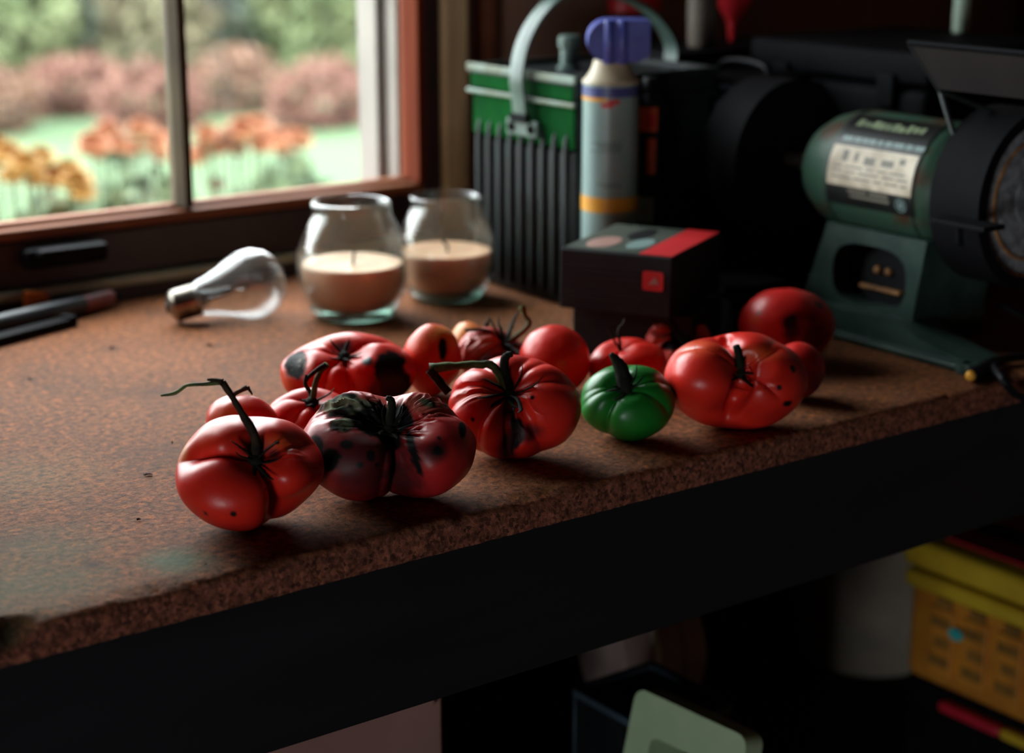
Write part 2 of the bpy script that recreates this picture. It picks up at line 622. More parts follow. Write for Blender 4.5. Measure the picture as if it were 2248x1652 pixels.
mat('petal_orange', SO((255, 178, 116)), 0.7, SO((255, 148, 104)), 60)
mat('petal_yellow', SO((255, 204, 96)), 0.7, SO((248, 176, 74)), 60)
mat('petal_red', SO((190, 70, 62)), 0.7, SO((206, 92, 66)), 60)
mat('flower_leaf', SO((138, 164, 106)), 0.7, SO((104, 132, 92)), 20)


def head_mesh(c, r, seed, flat=0.75):
    rr = random.Random(seed)
    V, Fc = lathe([(0, -0.45 * r), (0.6 * r, -0.25 * r), (0.72 * r, 0.0), (0.6 * r, 0.35 * r * flat), (0, 0.6 * r * flat)], c, (0, 0, 1), 10)
    V = list(V)
    for ring, (el, ln, cnt) in enumerate(((5, 1.0, 15), (28, 0.98, 14), (50, 0.92, 11), (72, 0.85, 7))):
        for k in range(cnt):
            a = 2 * math.pi * (k + 0.5 * (ring % 2)) / cnt + rr.uniform(-0.1, 0.1)
            e = math.radians(el + rr.uniform(-6, 6))
            d = np.array([math.cos(a) * math.cos(e), math.sin(a) * math.cos(e), math.sin(e) * flat])
            s = np.array([-math.sin(a), math.cos(a), 0])
            n = len(V)
            w = r * 0.36
            V += [c + d * r * 0.15, c + d * r * 0.7 * ln + s * w, c + d * r * ln, c + d * r * 0.7 * ln - s * w, c + d * r * 0.65 * ln + np.array([0, 0, r * 0.1])]
            Fc += [[n, n + 1, n + 4], [n + 1, n + 2, n + 4], [n + 2, n + 3, n + 4], [n + 3, n, n + 4]]
    return np.array(V), Fc


def flower_plant(name, label, Y, heads, m, seed, group):
    P = [at_y(x, y, Y + random.uniform(-0.08, 0.08)) for x, y, r in heads]
    cx = sum(p[0] for p in P) / len(P)
    base = np.array([cx, Y, -0.01])
    t = thing(name, label, 'flower', base, group)
    for p, (x, y, r) in zip(P, heads):
        rad = r * proj(p)[2] / F_PX * 1.4
        mm = m if r != 18 else 'petal_red'
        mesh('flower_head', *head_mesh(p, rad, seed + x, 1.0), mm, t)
        q = base + (random.uniform(-0.05, 0.05), random.uniform(-0.05, 0.05), 0)
        mesh('stem', *tube(smooth_path([q, (q * 0.35 + p * 0.65) * (1, 1, 0) + (0, 0, p[2] * 0.55), p - (0, 0, 0.004)]), [0.005, 0.003], 5), 'flower_leaf', t)
    zt = min(p[2] for p in P)
    w = max(abs(p[0] - cx) for p in P)
    mesh('foliage', *leaf_cloud(260, base + (0, 0, zt - 0.20), (w + 0.03, 0.12, 0.20), 0.035, seed), 'flower_leaf', t, kind='stuff')


gf = 'garden flowers outside the window'
flower_plant('flower_plant', 'clump of golden yellow garden flowers at lower left of the window', 2.7,
             [(20, 345, 30), (55, 365, 32), (90, 350, 28), (28, 388, 26), (118, 395, 32), (148, 380, 30), (168, 405, 32), (183, 428, 24), (-8, 330, 28), (75, 395, 26), (-30, 360, 30)], 'petal_yellow', 100, gf)
flower_plant('flower_plant', 'orange garden flowers nearest the yellow clump', 3.05,
             [(205, 325, 34), (236, 296, 28), (226, 338, 26), (262, 325, 24), (306, 287, 24), (325, 290, 20)], 'petal_orange', 200, gf)
flower_plant('flower_plant', 'orange garden flowers partly behind the glazing bar', 3.5,
             [(295, 330, 24), (340, 322, 30), (362, 312, 22), (425, 348, 26), (350, 345, 20)], 'petal_orange', 300, gf)
flower_plant('flower_plant', 'largest clump of orange garden flowers right of the glazing bar', 3.1,
             [(455, 300, 26), (448, 335, 26), (478, 325, 28), (502, 308, 28), (532, 293, 32), (562, 290, 34), (575, 322, 24), (520, 328, 24), (476, 408, 18)], 'petal_orange', 400, gf)
flower_plant('flower_plant', 'orange garden flowers at the right end of the bed', 3.5,
             [(605, 312, 26), (632, 306, 22), (658, 312, 26), (622, 330, 22)], 'petal_orange', 500, gf)

# ------------------------------------------------------------------ workbench
def bench_top_mat():
    m = bpy.data.materials.new('particle_board')
    m.use_nodes = True
    nt = m.node_tree
    L = nt.links.new
    b = nt.nodes['Principled BSDF']
    b.inputs['Roughness'].default_value = 0.75
    b.inputs['Specular IOR Level'].default_value = 0.12
    tc = nt.nodes.new('ShaderNodeTexCoord')

    def noise(sc, det=5, rgh=0.6):
        n = nt.nodes.new('ShaderNodeTexNoise')
        n.inputs['Scale'].default_value = sc
        n.inputs['Detail'].default_value = det
        n.inputs['Roughness'].default_value = rgh
        L(tc.outputs['Object'], n.inputs['Vector'])
        return n

    def ramp(src, p0, c0, p1, c1):
        r = nt.nodes.new('ShaderNodeValToRGB')
        r.color_ramp.elements[0].position = p0
        r.color_ramp.elements[1].position = p1
        r.color_ramp.elements[0].color = (*c0, 1)
        r.color_ramp.elements[1].color = (*c1, 1)
        L(src, r.inputs['Fac'])
        return r

    def mix(f, a, bb, mode='MIX'):
        x = nt.nodes.new('ShaderNodeMix')
        x.data_type = 'RGBA'
        x.blend_type = mode
        if hasattr(f, 'is_linked'):
            L(f, x.inputs[0])
        else:
            x.inputs[0].default_value = f
        for s, i in ((a, 6), (bb, 7)):
            if hasattr(s, 'is_linked'):
                L(s, x.inputs[i])
            else:
                x.inputs[i].default_value = (*s, 1)
        return x.outputs[2]

    base = ramp(noise(7).outputs['Fac'], 0.35, S((122, 79, 52)), 0.68, S((150, 96, 62)))
    fine = ramp(noise(190, 7, 0.75).outputs['Fac'], 0.38, (0.22, 0.19, 0.18), 0.58, (1.16, 1.08, 1.02))
    c = mix(0.9, base.outputs[0], fine.outputs[0], 'MULTIPLY')
    orange = ramp(noise(160, 5, 0.7).outputs['Fac'], 0.54, (0, 0, 0), 0.66, (1, 1, 1))
    c = mix(orange.outputs[0], c, S((180, 104, 56)))
    grime = ramp(noise(13, 7, 0.7).outputs['Fac'], 0.50, (0, 0, 0), 0.70, (0.6, 0.6, 0.6))
    c = mix(grime.outputs[0], c, S((78, 60, 50)))
    at = nt.nodes.new('ShaderNodeAttribute')
    at.attribute_name = 'stain'
    c = mix(at.outputs['Fac'], c, S((84, 108, 84)))
    a2 = nt.nodes.new('ShaderNodeAttribute')
    a2.attribute_name = 'edge'
    vo = nt.nodes.new('ShaderNodeTexVoronoi')
    vo.inputs['Scale'].default_value = 420
    L(tc.outputs['Object'], vo.inputs['Vector'])
    chip = ramp(vo.outputs['Color'], 0.15, S((92, 56, 48)), 0.8, S((168, 102, 80)))
    chip2 = mix(0.55, chip.outputs[0], fine.outputs[0], 'MULTIPLY')
    c = mix(a2.outputs['Fac'], c, chip2)
    a3 = nt.nodes.new('ShaderNodeAttribute')
    a3.attribute_name = 'dark'
    c = mix(a3.outputs['Fac'], c, S((44, 38, 38)))
    L(c, b.inputs['Base Color'])
    bp = nt.nodes.new('ShaderNodeBump')
    bp.inputs['Distance'].default_value = 0.0016
    L(noise(240, 6, 0.7).outputs['Fac'], bp.inputs['Height'])
    L(bp.outputs[0], b.inputs['Normal'])
    MATS['particle_board'] = m


bench_top_mat()
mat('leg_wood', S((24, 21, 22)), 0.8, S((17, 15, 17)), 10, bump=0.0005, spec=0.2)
BX0, BX1 = -0.95, 1.80
bench = thing('workbench', 'long workbench with worn brown particle board top and dark front apron', 'workbench', ((BX0 + BX1) / 2, 1.16, 0))
# cross-section of the top: back to front, round the arris, down the face
secY, secZ, secE = [], [], []
for y in np.concatenate([[YB], np.linspace(YB - 0.004, YF + 0.05, 108), np.linspace(YF + 0.046, YF + 0.006, 16)]):
    secY.append(y); secZ.append(TZ); secE.append(0)
for a in np.linspace(15, 90, 6):
    secY.append(YF + 0.005 - 0.005 * math.sin(math.radians(a))); secZ.append(TZ - 0.005 + 0.005 * math.cos(math.radians(a))); secE.append(a / 90)
for z in np.linspace(TZ - 0.007, TZ - 0.0205, 7):
    secY.append(YF); secZ.append(z); secE.append(1)
secY.append(YB); secZ.append(TZ - 0.0205); secE.append(1)
xs = np.concatenate([np.linspace(BX0, 0.2, 60, endpoint=False), np.linspace(0.2, 1.2, 420, endpoint=False), np.linspace(1.2, BX1, 50)])
ns, nx = len(secY), len(xs)
X, Yg = np.meshgrid(xs, secY, indexing='ij')
Zg = np.meshgrid(xs, secZ, indexing='ij')[1]
Eg = np.meshgrid(xs, secE, indexing='ij')[1]
P = np.stack([X, Yg, Zg], -1)
front = np.clip(1 - (Yg - YF) / 0.03, 0, 1) * (np.arange(ns) < ns - 1)
wear = (fbm(np.stack([X * 28, X * 0, X * 0 + 3], -1), 5) - 0.45) * 0.007
arris = np.clip(1 - np.abs(Yg - YF - 0.003) / 0.012, 0, 1) * np.clip((Zg - (TZ - 0.012)) / 0.012, 0, 1) * (np.arange(ns) < ns - 1)
rough = (fbm(P * 240, 9, 3) - 0.5)
P[..., 2] -= np.clip(wear, 0, 1) * arris * 1.1
P[..., 1] += (np.clip(wear, 0, 1) * arris * 1.0 + rough * 0.0022 * front * Eg + np.abs(rough) * 0.003 * arris)
P[..., 2] -= np.abs(rough) * 0.0022 * arris
V = P.reshape(-1, 3)
chipc = at_z(20, 1375)
dd = np.linalg.norm((V - chipc) * (1, 1.2, 1), axis=1)
chipm = np.clip(1 - dd / 0.017, 0, 1)
V[:, 2] -= 0.010 * chipm ** 0.7 * (V[:, 2] > TZ - 0.019)
idx = np.arange(nx * ns).reshape(nx, ns)
Fc = np.stack([idx[:-1, :-1], idx[1:, :-1], idx[1:, 1:], idx[:-1, 1:]], -1).reshape(-1, 4).tolist()
Fc += np.stack([idx[:-1, -1], idx[1:, -1], idx[1:, 0], idx[:-1, 0]], -1).reshape(-1, 4).tolist()
Fc += [idx[0].tolist(), idx[-1][::-1].tolist()]
st = np.zeros(len(V))
for (sx, sy, r, a) in ((385, 1232, 0.022, 0.75), (30, 1290, 0.055, 0.5), (0, 1375, 0.014, 0.6), (100, 1210, 0.04, 0.35), (60, 1050, 0.05, 0.22)):
    c = at_z(sx, sy)
    d = np.linalg.norm((V - c) * (1, 1.0, 0.2), axis=1) / r
    st = np.maximum(st, a * np.clip(1.25 - d + 0.9 * (fbm(V * 55, 3) - 0.5), 0, 1))
st *= (V[:, 2] > TZ - 0.014)
dk = np.zeros(len(V))
for (sx, sy, r, a) in ((200, 1240, 0.008, 0.7), (10, 1372, 0.012, .8), (340, 860, 0.02, .35), (245, 765, .009, .5), (480, 758, .008, .5), (65, 832, .006, .6)):
    c = at_z(sx, sy)
    d = np.linalg.norm((V - c), axis=1) / r
    dk = np.maximum(dk, a * np.clip(1.3 - d + 0.8 * (fbm(V * 90, 13) - 0.5), 0, 1))
mesh('bench_top', V, Fc, 'particle_board', bench, 40, attrs={'stain': ('FLOAT', st), 'edge': ('FLOAT', Eg.ravel()), 'dark': ('FLOAT', dk)},
     label='worn brown particle board top')
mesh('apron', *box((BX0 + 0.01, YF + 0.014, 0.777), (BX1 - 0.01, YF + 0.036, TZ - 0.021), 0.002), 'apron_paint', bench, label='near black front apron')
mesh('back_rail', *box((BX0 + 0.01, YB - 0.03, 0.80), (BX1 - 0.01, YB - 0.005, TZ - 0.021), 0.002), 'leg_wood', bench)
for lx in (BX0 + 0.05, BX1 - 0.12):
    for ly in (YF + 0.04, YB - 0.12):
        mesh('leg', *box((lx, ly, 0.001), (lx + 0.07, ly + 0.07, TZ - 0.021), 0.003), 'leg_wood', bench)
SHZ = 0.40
mesh('shade_panel', *box((BX0 + 0.02, YB - 0.0045, SHZ - 0.02), (BX1 - 0.02, YB - 0.0005, TZ - 0.022), 0.001), 'leg_wood', bench, label='dark panel added to deepen the shade under the bench')  # added sheet that turns the shaded wall below the bench black
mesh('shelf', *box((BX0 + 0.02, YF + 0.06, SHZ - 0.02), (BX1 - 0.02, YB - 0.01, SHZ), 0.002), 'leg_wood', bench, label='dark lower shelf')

# ------------------------------------------------------------------ tomatoes
def skin_mat():
    m = bpy.data.materials.new('tomato_skin')
    m.use_nodes = True
    nt = m.node_tree
    L = nt.links.new
    b = nt.nodes['Principled BSDF']
    a = nt.nodes.new('ShaderNodeAttribute')
    a.attribute_name = 'col'
    r = nt.nodes.new('ShaderNodeAttribute')
    r.attribute_name = 'rgh'
    L(a.outputs['Color'], b.inputs['Base Color'])
    L(r.outputs['Fac'], b.inputs['Roughness'])
    sp = nt.nodes.new('ShaderNodeMapRange')
    sp.inputs['From Min'].default_value = 0.38
    sp.inputs['From Max'].default_value = 0.60
    sp.inputs['To Min'].default_value = 0.38
    sp.inputs['To Max'].default_value = 0.08
    L(r.outputs['Fac'], sp.inputs['Value'])
    L(sp.outputs[0], b.inputs['Specular IOR Level'])
    b.inputs['Subsurface Weight'].default_value = 0.06
    b.inputs['Subsurface Radius'].default_value = (0.008, 0.002, 0.001)
    b.inputs['Subsurface Scale'].default_value = 0.5
    tc = nt.nodes.new('ShaderNodeTexCoord')
    n = nt.nodes.new('ShaderNodeTexNoise')
    n.inputs['Scale'].default_value = 140
    n.inputs['Detail'].default_value = 4
    L(tc.outputs['Object'], n.inputs['Vector'])
    bp = nt.nodes.new('ShaderNodeBump')
    bp.inputs['Distance'].default_value = 0.0002
    L(n.outputs['Fac'], bp.inputs['Height'])
    L(bp.outputs[0], b.inputs['Normal'])
    MATS['tomato_skin'] = m


skin_mat()
mat('dried_stem', S((58, 44, 32)), 0.8, S((32, 26, 21)), 120, bump=0.0003, bscale=200, spec=0.15)
mat('green_stem', S((96, 108, 60)), 0.6, S((60, 66, 40)), 100, bump=0.0003, bscale=200, spec=0.15)
mat('dark_calyx', S((18, 19, 16)), 0.8, S((32, 32, 22)), 150, bump=0.0003, bscale=200, spec=0.15)
RED, ORG, DRED = S((216, 40, 28)), S((214, 84, 40)), S((150, 30, 34))
BLK, GRN = S((17, 16, 18)), S((30, 128, 42))


def smoothstep(a, b, x):
    t = np.clip((x - a) / (b - a), 0, 1)
    return t * t * (3 - 2 * t)


def tomato(label, bbox, calyx, creases=(), lobes=(), base=RED, flat=0.82, dimple=0.2, dw=0.35, patches=(), wrinkles=(), dents=(),
           toward=1, stem=None, sepals=0, sep_len=0.02, seed=0, name='tomato', shoulder=None, cat='tomato', depth_scale=1.0, sep_mat='dark_calyx',
           twist=0.0, lump=0.04, res=1.0):
    NP, NT = int(84 * res), int(150 * res)
    x0, y0, x1, y1 = bbox
    cx, cy, hx, hy = (x0 + x1) / 2, (y0 + y1) / 2, (x1 - x0) / 2, (y1 - y0) / 2
    hyd = UP * 1.0
    tw = -FW

    def sdir(px, py, back=1):
        u, v = (px - cx) / hx, -(py - cy) / hy
        q = u * u + v * v
        if q > 0.96:
            u, v = u * math.sqrt(0.96 / q), v * math.sqrt(0.96 / q)
            q = 0.96
        return RT * u + UP * v + tw * math.sqrt(1 - q) * back

    A = sdir(*calyx, toward)
    A /= np.linalg.norm(A)
    U = RT - A * (RT @ A)
    U /= np.linalg.norm(U)
    Wv = np.cross(A, U)
    ph = np.linspace(0, math.pi, NP + 2)[1:-1]
    th = np.arange(NT) * 2 * math.pi / NT
    PH, TH = np.meshgrid(ph, th, indexing='ij')

    def ang(px, py):
        d = sdir(px, py)
        return math.atan2(d @ Wv, d @ U)

    R = np.ones_like(PH)
    dirs = np.stack([np.sin(PH) * np.cos(TH), np.sin(PH) * np.sin(TH), np.cos(PH)], -1)
    R += lump * 2 * (fbm(dirs * 1.6 + seed * 3.7, seed, 2) - 0.5)
    for (px, py, dep, wd, reach) in creases:
        t0 = ang(px, py) if py is not None else math.radians(px)
        da = np.abs((TH - t0 + math.pi + twist * PH) % (2 * math.pi) - math.pi)
        w = math.radians(wd)
        fade = 1 - smoothstep(math.radians(reach) * 0.6, math.radians(reach) * 1.1, PH)
        R -= 1.25 * dep * np.exp(-np.abs(da / w) ** 1.15) * fade * smoothstep(0, 0.5, PH + 0.12)
    for (px, py, amp, wd) in lobes:
        d = sdir(px, py)
        d /= np.linalg.norm(d)
        dl = np.array([d @ U, d @ Wv, d @ A])
        R += amp * np.exp(-((1 - dirs @ dl) / (1 - math.cos(math.radians(wd)))))
    rx = R * np.sin(PH) ** 0.92
    zz = flat * R * np.cos(PH) - dimple * np.exp(-(np.sin(PH) / dw) ** 2) * (PH < math.pi / 2) + 0.06 * np.exp(-(np.sin(PH) / 0.3) ** 2) * (PH > math.pi / 2)
    Pl = np.stack([rx * np.cos(TH), rx * np.sin(TH), zz], -1).reshape(-1, 3)
    top = np.array([[0, 0, Pl[:NT, 2].mean() - 0.02]])
    bot = np.array([[0, 0, Pl[-NT:, 2].mean()]])
    Pl = np.concatenate([Pl, top, bot])
    B = np.stack([U, Wv, A])
    Pw = Pl @ B
    # fit to the place on the bench: uniform-ish scale along right / up / depth axes
    hh = np.array([math.cos(AZ), math.sin(AZ), 0])
    zz_ = np.array([0, 0, 1.0])
    sr = sz = 0.04
    pos = at_z(cx, y1 - 0.12 * (y1 - y0))
    pos = pos[:2]
    for it in range(40):
        Q = np.outer(Pw @ RT, RT) * sr + np.outer(Pw @ hh, hh) * (0.5 * (sr + sz)) * depth_scale + np.outer(Pw @ zz_, zz_) * sz
        Q[:, 2] -= Q[:, 2].min() - TZ - 0.0003
        Q[:, :2] += pos
        qx, qy, qz = proj(Q)
        sc = F_PX / qz.mean()
        sr *= ((x1 - x0) / (qx.max() - qx.min())) ** 0.8
        sz *= ((y1 - y0) / (qy.max() - qy.min())) ** 0.6
        pos = pos + RT[:2] * (cx - (qx.max() + qx.min()) / 2) / sc + hh[:2] * ((qy.max() - y1) / sc) * 2.2
    N = np.zeros_like(Q)
    G = Q[:-2].reshape(NP, NT, 3)
    dth = np.roll(G, -1, 1) - np.roll(G, 1, 1)
    dph = np.gradient(G, axis=0)
    nn = np.cross(dph, dth)
    nn /= np.linalg.norm(nn, axis=2)[..., None] + 1e-12
    N[:-2] = nn.reshape(-1, 3)
    N[-2], N[-1] = A, -A
    if (N[:-2] * (Q[:-2] - Q.mean(0))).sum() < 0:
        N[:-2] *= -1
    mpp = Q.mean(0)
    depth = proj(mpp)[2]
    pxm = depth / F_PX

    def pick(px, py):
        qx, qy, _ = proj(Q)
        f = (N @ FW) < 0.1
        s = (qx - px) ** 2 + (qy - py) ** 2 + np.where(f, 0, 1e6)
        return Q[np.argmin(s)].copy()

    def pmask(px, py, rx, ry, edge=0.25, ns=1.0, fr=150, rot=0.0, rz=None):
        c = pick(px, py)
        D = (Q - c) / pxm
        a = D @ RT
        b_ = D @ UP
        ca, sa = math.cos(math.radians(rot)), math.sin(math.radians(rot))
        a, b_ = a * ca + b_ * sa, -a * sa + b_ * ca
        f = D @ FW
        d = np.sqrt((a / rx) ** 2 + (b_ / ry) ** 2 + (f / (rz or 1.4 * max(rx, ry))) ** 2)
        d = d + ns * (fbm(Q * fr + seed, seed + 3) - 0.5)
        return 1 - smoothstep(1 - edge, 1 + edge, d)

    disp = np.zeros(len(Q))
    for (px, py, rx, ry, dep, rot) in dents:
        disp -= dep * pmask(px, py, rx, ry, 0.6, 0.15, 80, rot)
    for (px, py, rx, ry, amp, fr) in wrinkles:
        m = pmask(px, py, rx, ry, 0.5, 0.3)
        rel = Q - Q[-2]
        ax = rel @ A
        tt = np.arctan2(rel @ Wv, rel @ U)
        wv = fbm(Q * 60 + seed, seed + 1, 2) * 4
        n1 = 1 - np.abs(2 * vnoise(np.stack([np.cos(tt) * fr / 6 + wv * 0.5, np.sin(tt) * fr / 6 + wv * 0.3, np.linalg.norm(rel, axis=1) * 50 + wv], -1), seed + 2) - 1)
        disp += m * amp * (n1 ** 2 - 0.6)
    Q = Q + N * disp[:, None]
    Q[:, 2] = np.maximum(Q[:, 2], TZ + 0.0003)
    # colour
    C = np.tile(np.array(base), (len(Q), 1))
    v1 = fbm(Q * 40 + seed * 5, seed + 9)
    C *= (0.82 + 0.36 * v1)[:, None]
    Rg = 0.31 + 0.10 * fbm(Q * 120, seed + 4)
    pm = np.concatenate([PH.ravel(), [0, math.pi]])
    tm = np.concatenate([TH.ravel(), [0, 0]])
    if shoulder:
        sc_, am, w = shoulder
        k = am * np.exp(-(pm / w) ** 2) * (0.5 + fbm(np.stack([np.cos(tm) * 5, np.sin(tm) * 5, pm * 2], -1), seed))
        C = C * (1 - k[:, None]) + np.array(sc_) * k[:, None]
    dt = fbm(Q * 700, seed + 30, 2)
    for p in patches:
        kind, px, py, rx, ry = p[:5]
        rot = p[5] if len(p) > 5 else 0
        if kind == 'spot':
            m = pmask(px, py, rx, ry, 0.3, 0.5, 300, rot)
            C = C * (1 - m[:, None]) + np.array(BLK) * m[:, None]
        elif kind == 'black':
            m = pmask(px, py, rx, ry, 0.16, 0.7, 130, rot)
            C = C * (1 - m[:, None]) + np.array(BLK) * m[:, None]
            Rg = Rg * (1 - m) + 0.6 * m
        elif kind == 'dark':
            m = pmask(px, py, rx, ry, 0.6, 0.9, 110, rot)
            C = C * (1 - 0.88 * m[:, None]) + np.array(S((50, 22, 26))) * 0.88 * m[:, None]
            Rg = Rg * (1 - m) + 0.5 * m
        elif kind == 'mold':
            m = pmask(px, py, rx, ry, 0.2, 0.9, 160, rot)
            g = smoothstep(0.42, 0.62, fbm(Q * 170, seed + 21))
            mc = np.array(S((26, 28, 26))) * (1 - g[:, None]) + np.array(S((104, 112, 88))) * g[:, None]
            C = C * (1 - m[:, None]) + mc * m[:, None]
            Rg = Rg * (1 - m) + 0.85 * m
        elif kind == 'white':
            m = pmask(px, py, rx, ry, 0.3, 0.5, 220, rot) * smoothstep(0.54, 0.68, fbm(Q * 420, seed + 22, 2))
            C = C * (1 - m[:, None]) + np.array(S((150, 140, 130))) * m[:, None]
            Rg = Rg * (1 - m) + 0.9 * m
        elif kind == 'pale':
            m = 0.62 * pmask(px, py, rx, ry, 0.6, 0.6, 90, rot)
            C = C * (1 - m[:, None]) + np.array(S((206, 120, 104))) * m[:, None]
            Rg = Rg * (1 - m) + 0.4 * m
        elif kind == 'orange':
            m = 0.75 * pmask(px, py, rx, ry, 0.8, 0.4, 60, rot)
            C = C * (1 - m[:, None]) + np.array(ORG) * m[:, None]
        elif kind == 'yellow':
            m = 0.8 * pmask(px, py, rx, ry, 0.8, 0.4, 60, rot)
            C = C * (1 - m[:, None]) + np.array(S((222, 150, 74))) * m[:, None]
    i = np.arange(NP * NT).reshape(NP, NT)
    j = np.roll(i, -1, 1)
    Fc = np.stack([i[:-1], j[:-1], j[1:], i[1:]], -1).reshape(-1, 4).tolist()
    n = NP * NT
    Fc += [[n, j[0, k], i[0, k]] for k in range(NT)] + [[n + 1, i[-1, k], j[-1, k]] for k in range(NT)]
    low = Q[np.argmin(Q[:, 2])]
    t = thing(name, label, cat, (float(mpp[0]), float(mpp[1]), TZ), 'homegrown tomatoes on the bench')
    mesh('fruit', Q, Fc, 'tomato_skin', t, True, attrs={'col': ('FLOAT_COLOR', np.concatenate([np.clip(C, 0, 1), np.ones((len(C), 1))], 1)), 'rgh': ('FLOAT', Rg)})
    cp = Q[-2]
    if sepals:
        hub = mesh('calyx', *lathe([(0, -0.003), (0.004, -0.002), (0.005, 0.001), (0.003, 0.004), (0, 0.0045)], cp, A, 10), sep_mat, t, True)
        rr = random.Random(seed + 50)
        for k in range(sepals):
            a = 2 * math.pi * (k + rr.uniform(-0.5, 0.5)) / sepals
            d = U * math.cos(a) + Wv * math.sin(a)
            sd = np.cross(A, d)
            Ls = sep_len * rr.uniform(0.5, 1.3)
            lift_ = rr.uniform(0.15, 0.75)
            cu = rr.uniform(-1.6, 1.6)
            pts = [cp + A * 0.001, cp + d * Ls * 0.35 + A * Ls * (0.14 + 0.25 * lift_), cp + d * Ls * 0.75 + A * Ls * (0.3 + 0.35 * lift_) + sd * Ls * 0.15 * cu,
                   cp + d * Ls * 0.95 + A * Ls * (0.3 + 0.75 * lift_) + sd * Ls * 0.35 * cu]
            mesh('sepal', *tube(smooth_path(pts, 4), [0.0022, 0.0017, 0.0013, 0.0004], 6, 0.4, 0.5), sep_mat, hub, True)
    if stem:
        for sg in stem:
            pts, radii, mm = sg[:3]
            dof = sg[3] if len(sg) > 3 else 0.0
            cd = proj(cp)[2]
            if pts[0] is None:
                pp = [cp - A * 0.001] + [at_d(x, y, cd + dof * (k + 1) / len(pts)) for k, (x, y) in enumerate(pts[1:])]
            else:
                pp = [at_d(x, y, cd + dof) for x, y in pts]
            pp = [np.array([p[0], p[1], max(p[2], TZ + 0.002)]) for p in pp]
            mesh('stem', *tube(smooth_path(pp, 4), radii, 7, 1.0, 0.22), mm, t, True)
    return t, Q


TOM = {}


def T(key, *a, **k):
    TOM[key] = tomato(*a, **k)


T('front', 'large red tomato at the front left with a long bent dried stem', (385, 910, 712, 1166), (584, 982),
  creases=[(400, 1006, 0.24, 15, 92), (632, 1085, 0.40, 13, 135), (560, 905, 0.16, 16, 90), (690, 960, .12, 14, 80)],
  lobes=[(500, 1080, 0.13, 36), (700, 1120, -0.20, 30), (690, 960, -0.08, 26)], dimple=0.36, dw=0.36, flat=0.84, seed=1, res=1.5,
  patches=[('orange', 450, 930, 70, 45), ('yellow', 400, 985, 18, 30), ('orange', 620, 970, 40, 16), ('spot', 513, 1127, 7, 7), ('spot', 450, 1125, 5, 6), ('spot', 583, 1073, 4, 4),
           ('spot', 609, 972, 5, 4), ('dark', 560, 985, 30, 22), ('dark', 600, 1000, 16, 14)], wrinkles=[(640, 985, 40, 20, 0.0012, 40)],
  stem=[([None, (560, 960), (530, 905), (508, 868), (488, 838)], [0.0036, 0.0027, 0.0022, 0.0018, 0.0022], 'dried_stem', -0.006),
        ([(489, 839), (470, 834), (455, 833)], [0.0022, 0.0012, 0.0006], 'dried_stem', -0.006),
        ([(487, 839), (445, 843), (410, 846), (385, 862), (353, 868)], [0.0014, 0.0012, 0.001, 0.0012, 0.0007], 'green_stem', -0.006)],
  sepals=6, sep_len=0.016)
T('second', 'orange red tomato tucked behind the large front left tomato', (452, 866, 613, 1000), (548, 872), toward=-1,
  creases=[(500, 900, 0.1, 20, 80)], seed=2, patches=[('orange', 490, 905, 45, 30), ('spot', 560, 960, 3, 3)], dimple=0.15,
  stem=[([(508, 868), (530, 856), (543, 850)], [0.0016, 0.0014, 0.0018], 'dried_stem', -0.01), ([(543, 849), (548, 856), (554, 866)], [0.0014, 0.001, 0.0005], 'dried_stem', -0.01)])
T('third', 'small bright red tomato with a looped dried stem behind the mouldy one', (580, 850, 782, 985), (690, 862),
  creases=[(650, 900, 0.2, 18, 110), (715, 900, 0.22, 16, 110), (600, 870, .1, 15, 80)], dimple=0.25, seed=3,
  stem=[([None, (693, 840), (704, 815), (717, 800)], [0.0022, 0.002, 0.0018, 0.0024], 'green_stem', -0.012),
        ([(716, 800), (696, 812), (680, 825), (672, 836)], [0.0018, 0.0016, 0.0014, 0.0012], 'dried_stem', -0.012),
        ([(672, 822), (670, 840), (676, 856)], [0.0008, 0.0014, 0.0012], 'dried_stem', -0.012)], sepals=5, sep_len=0.013)
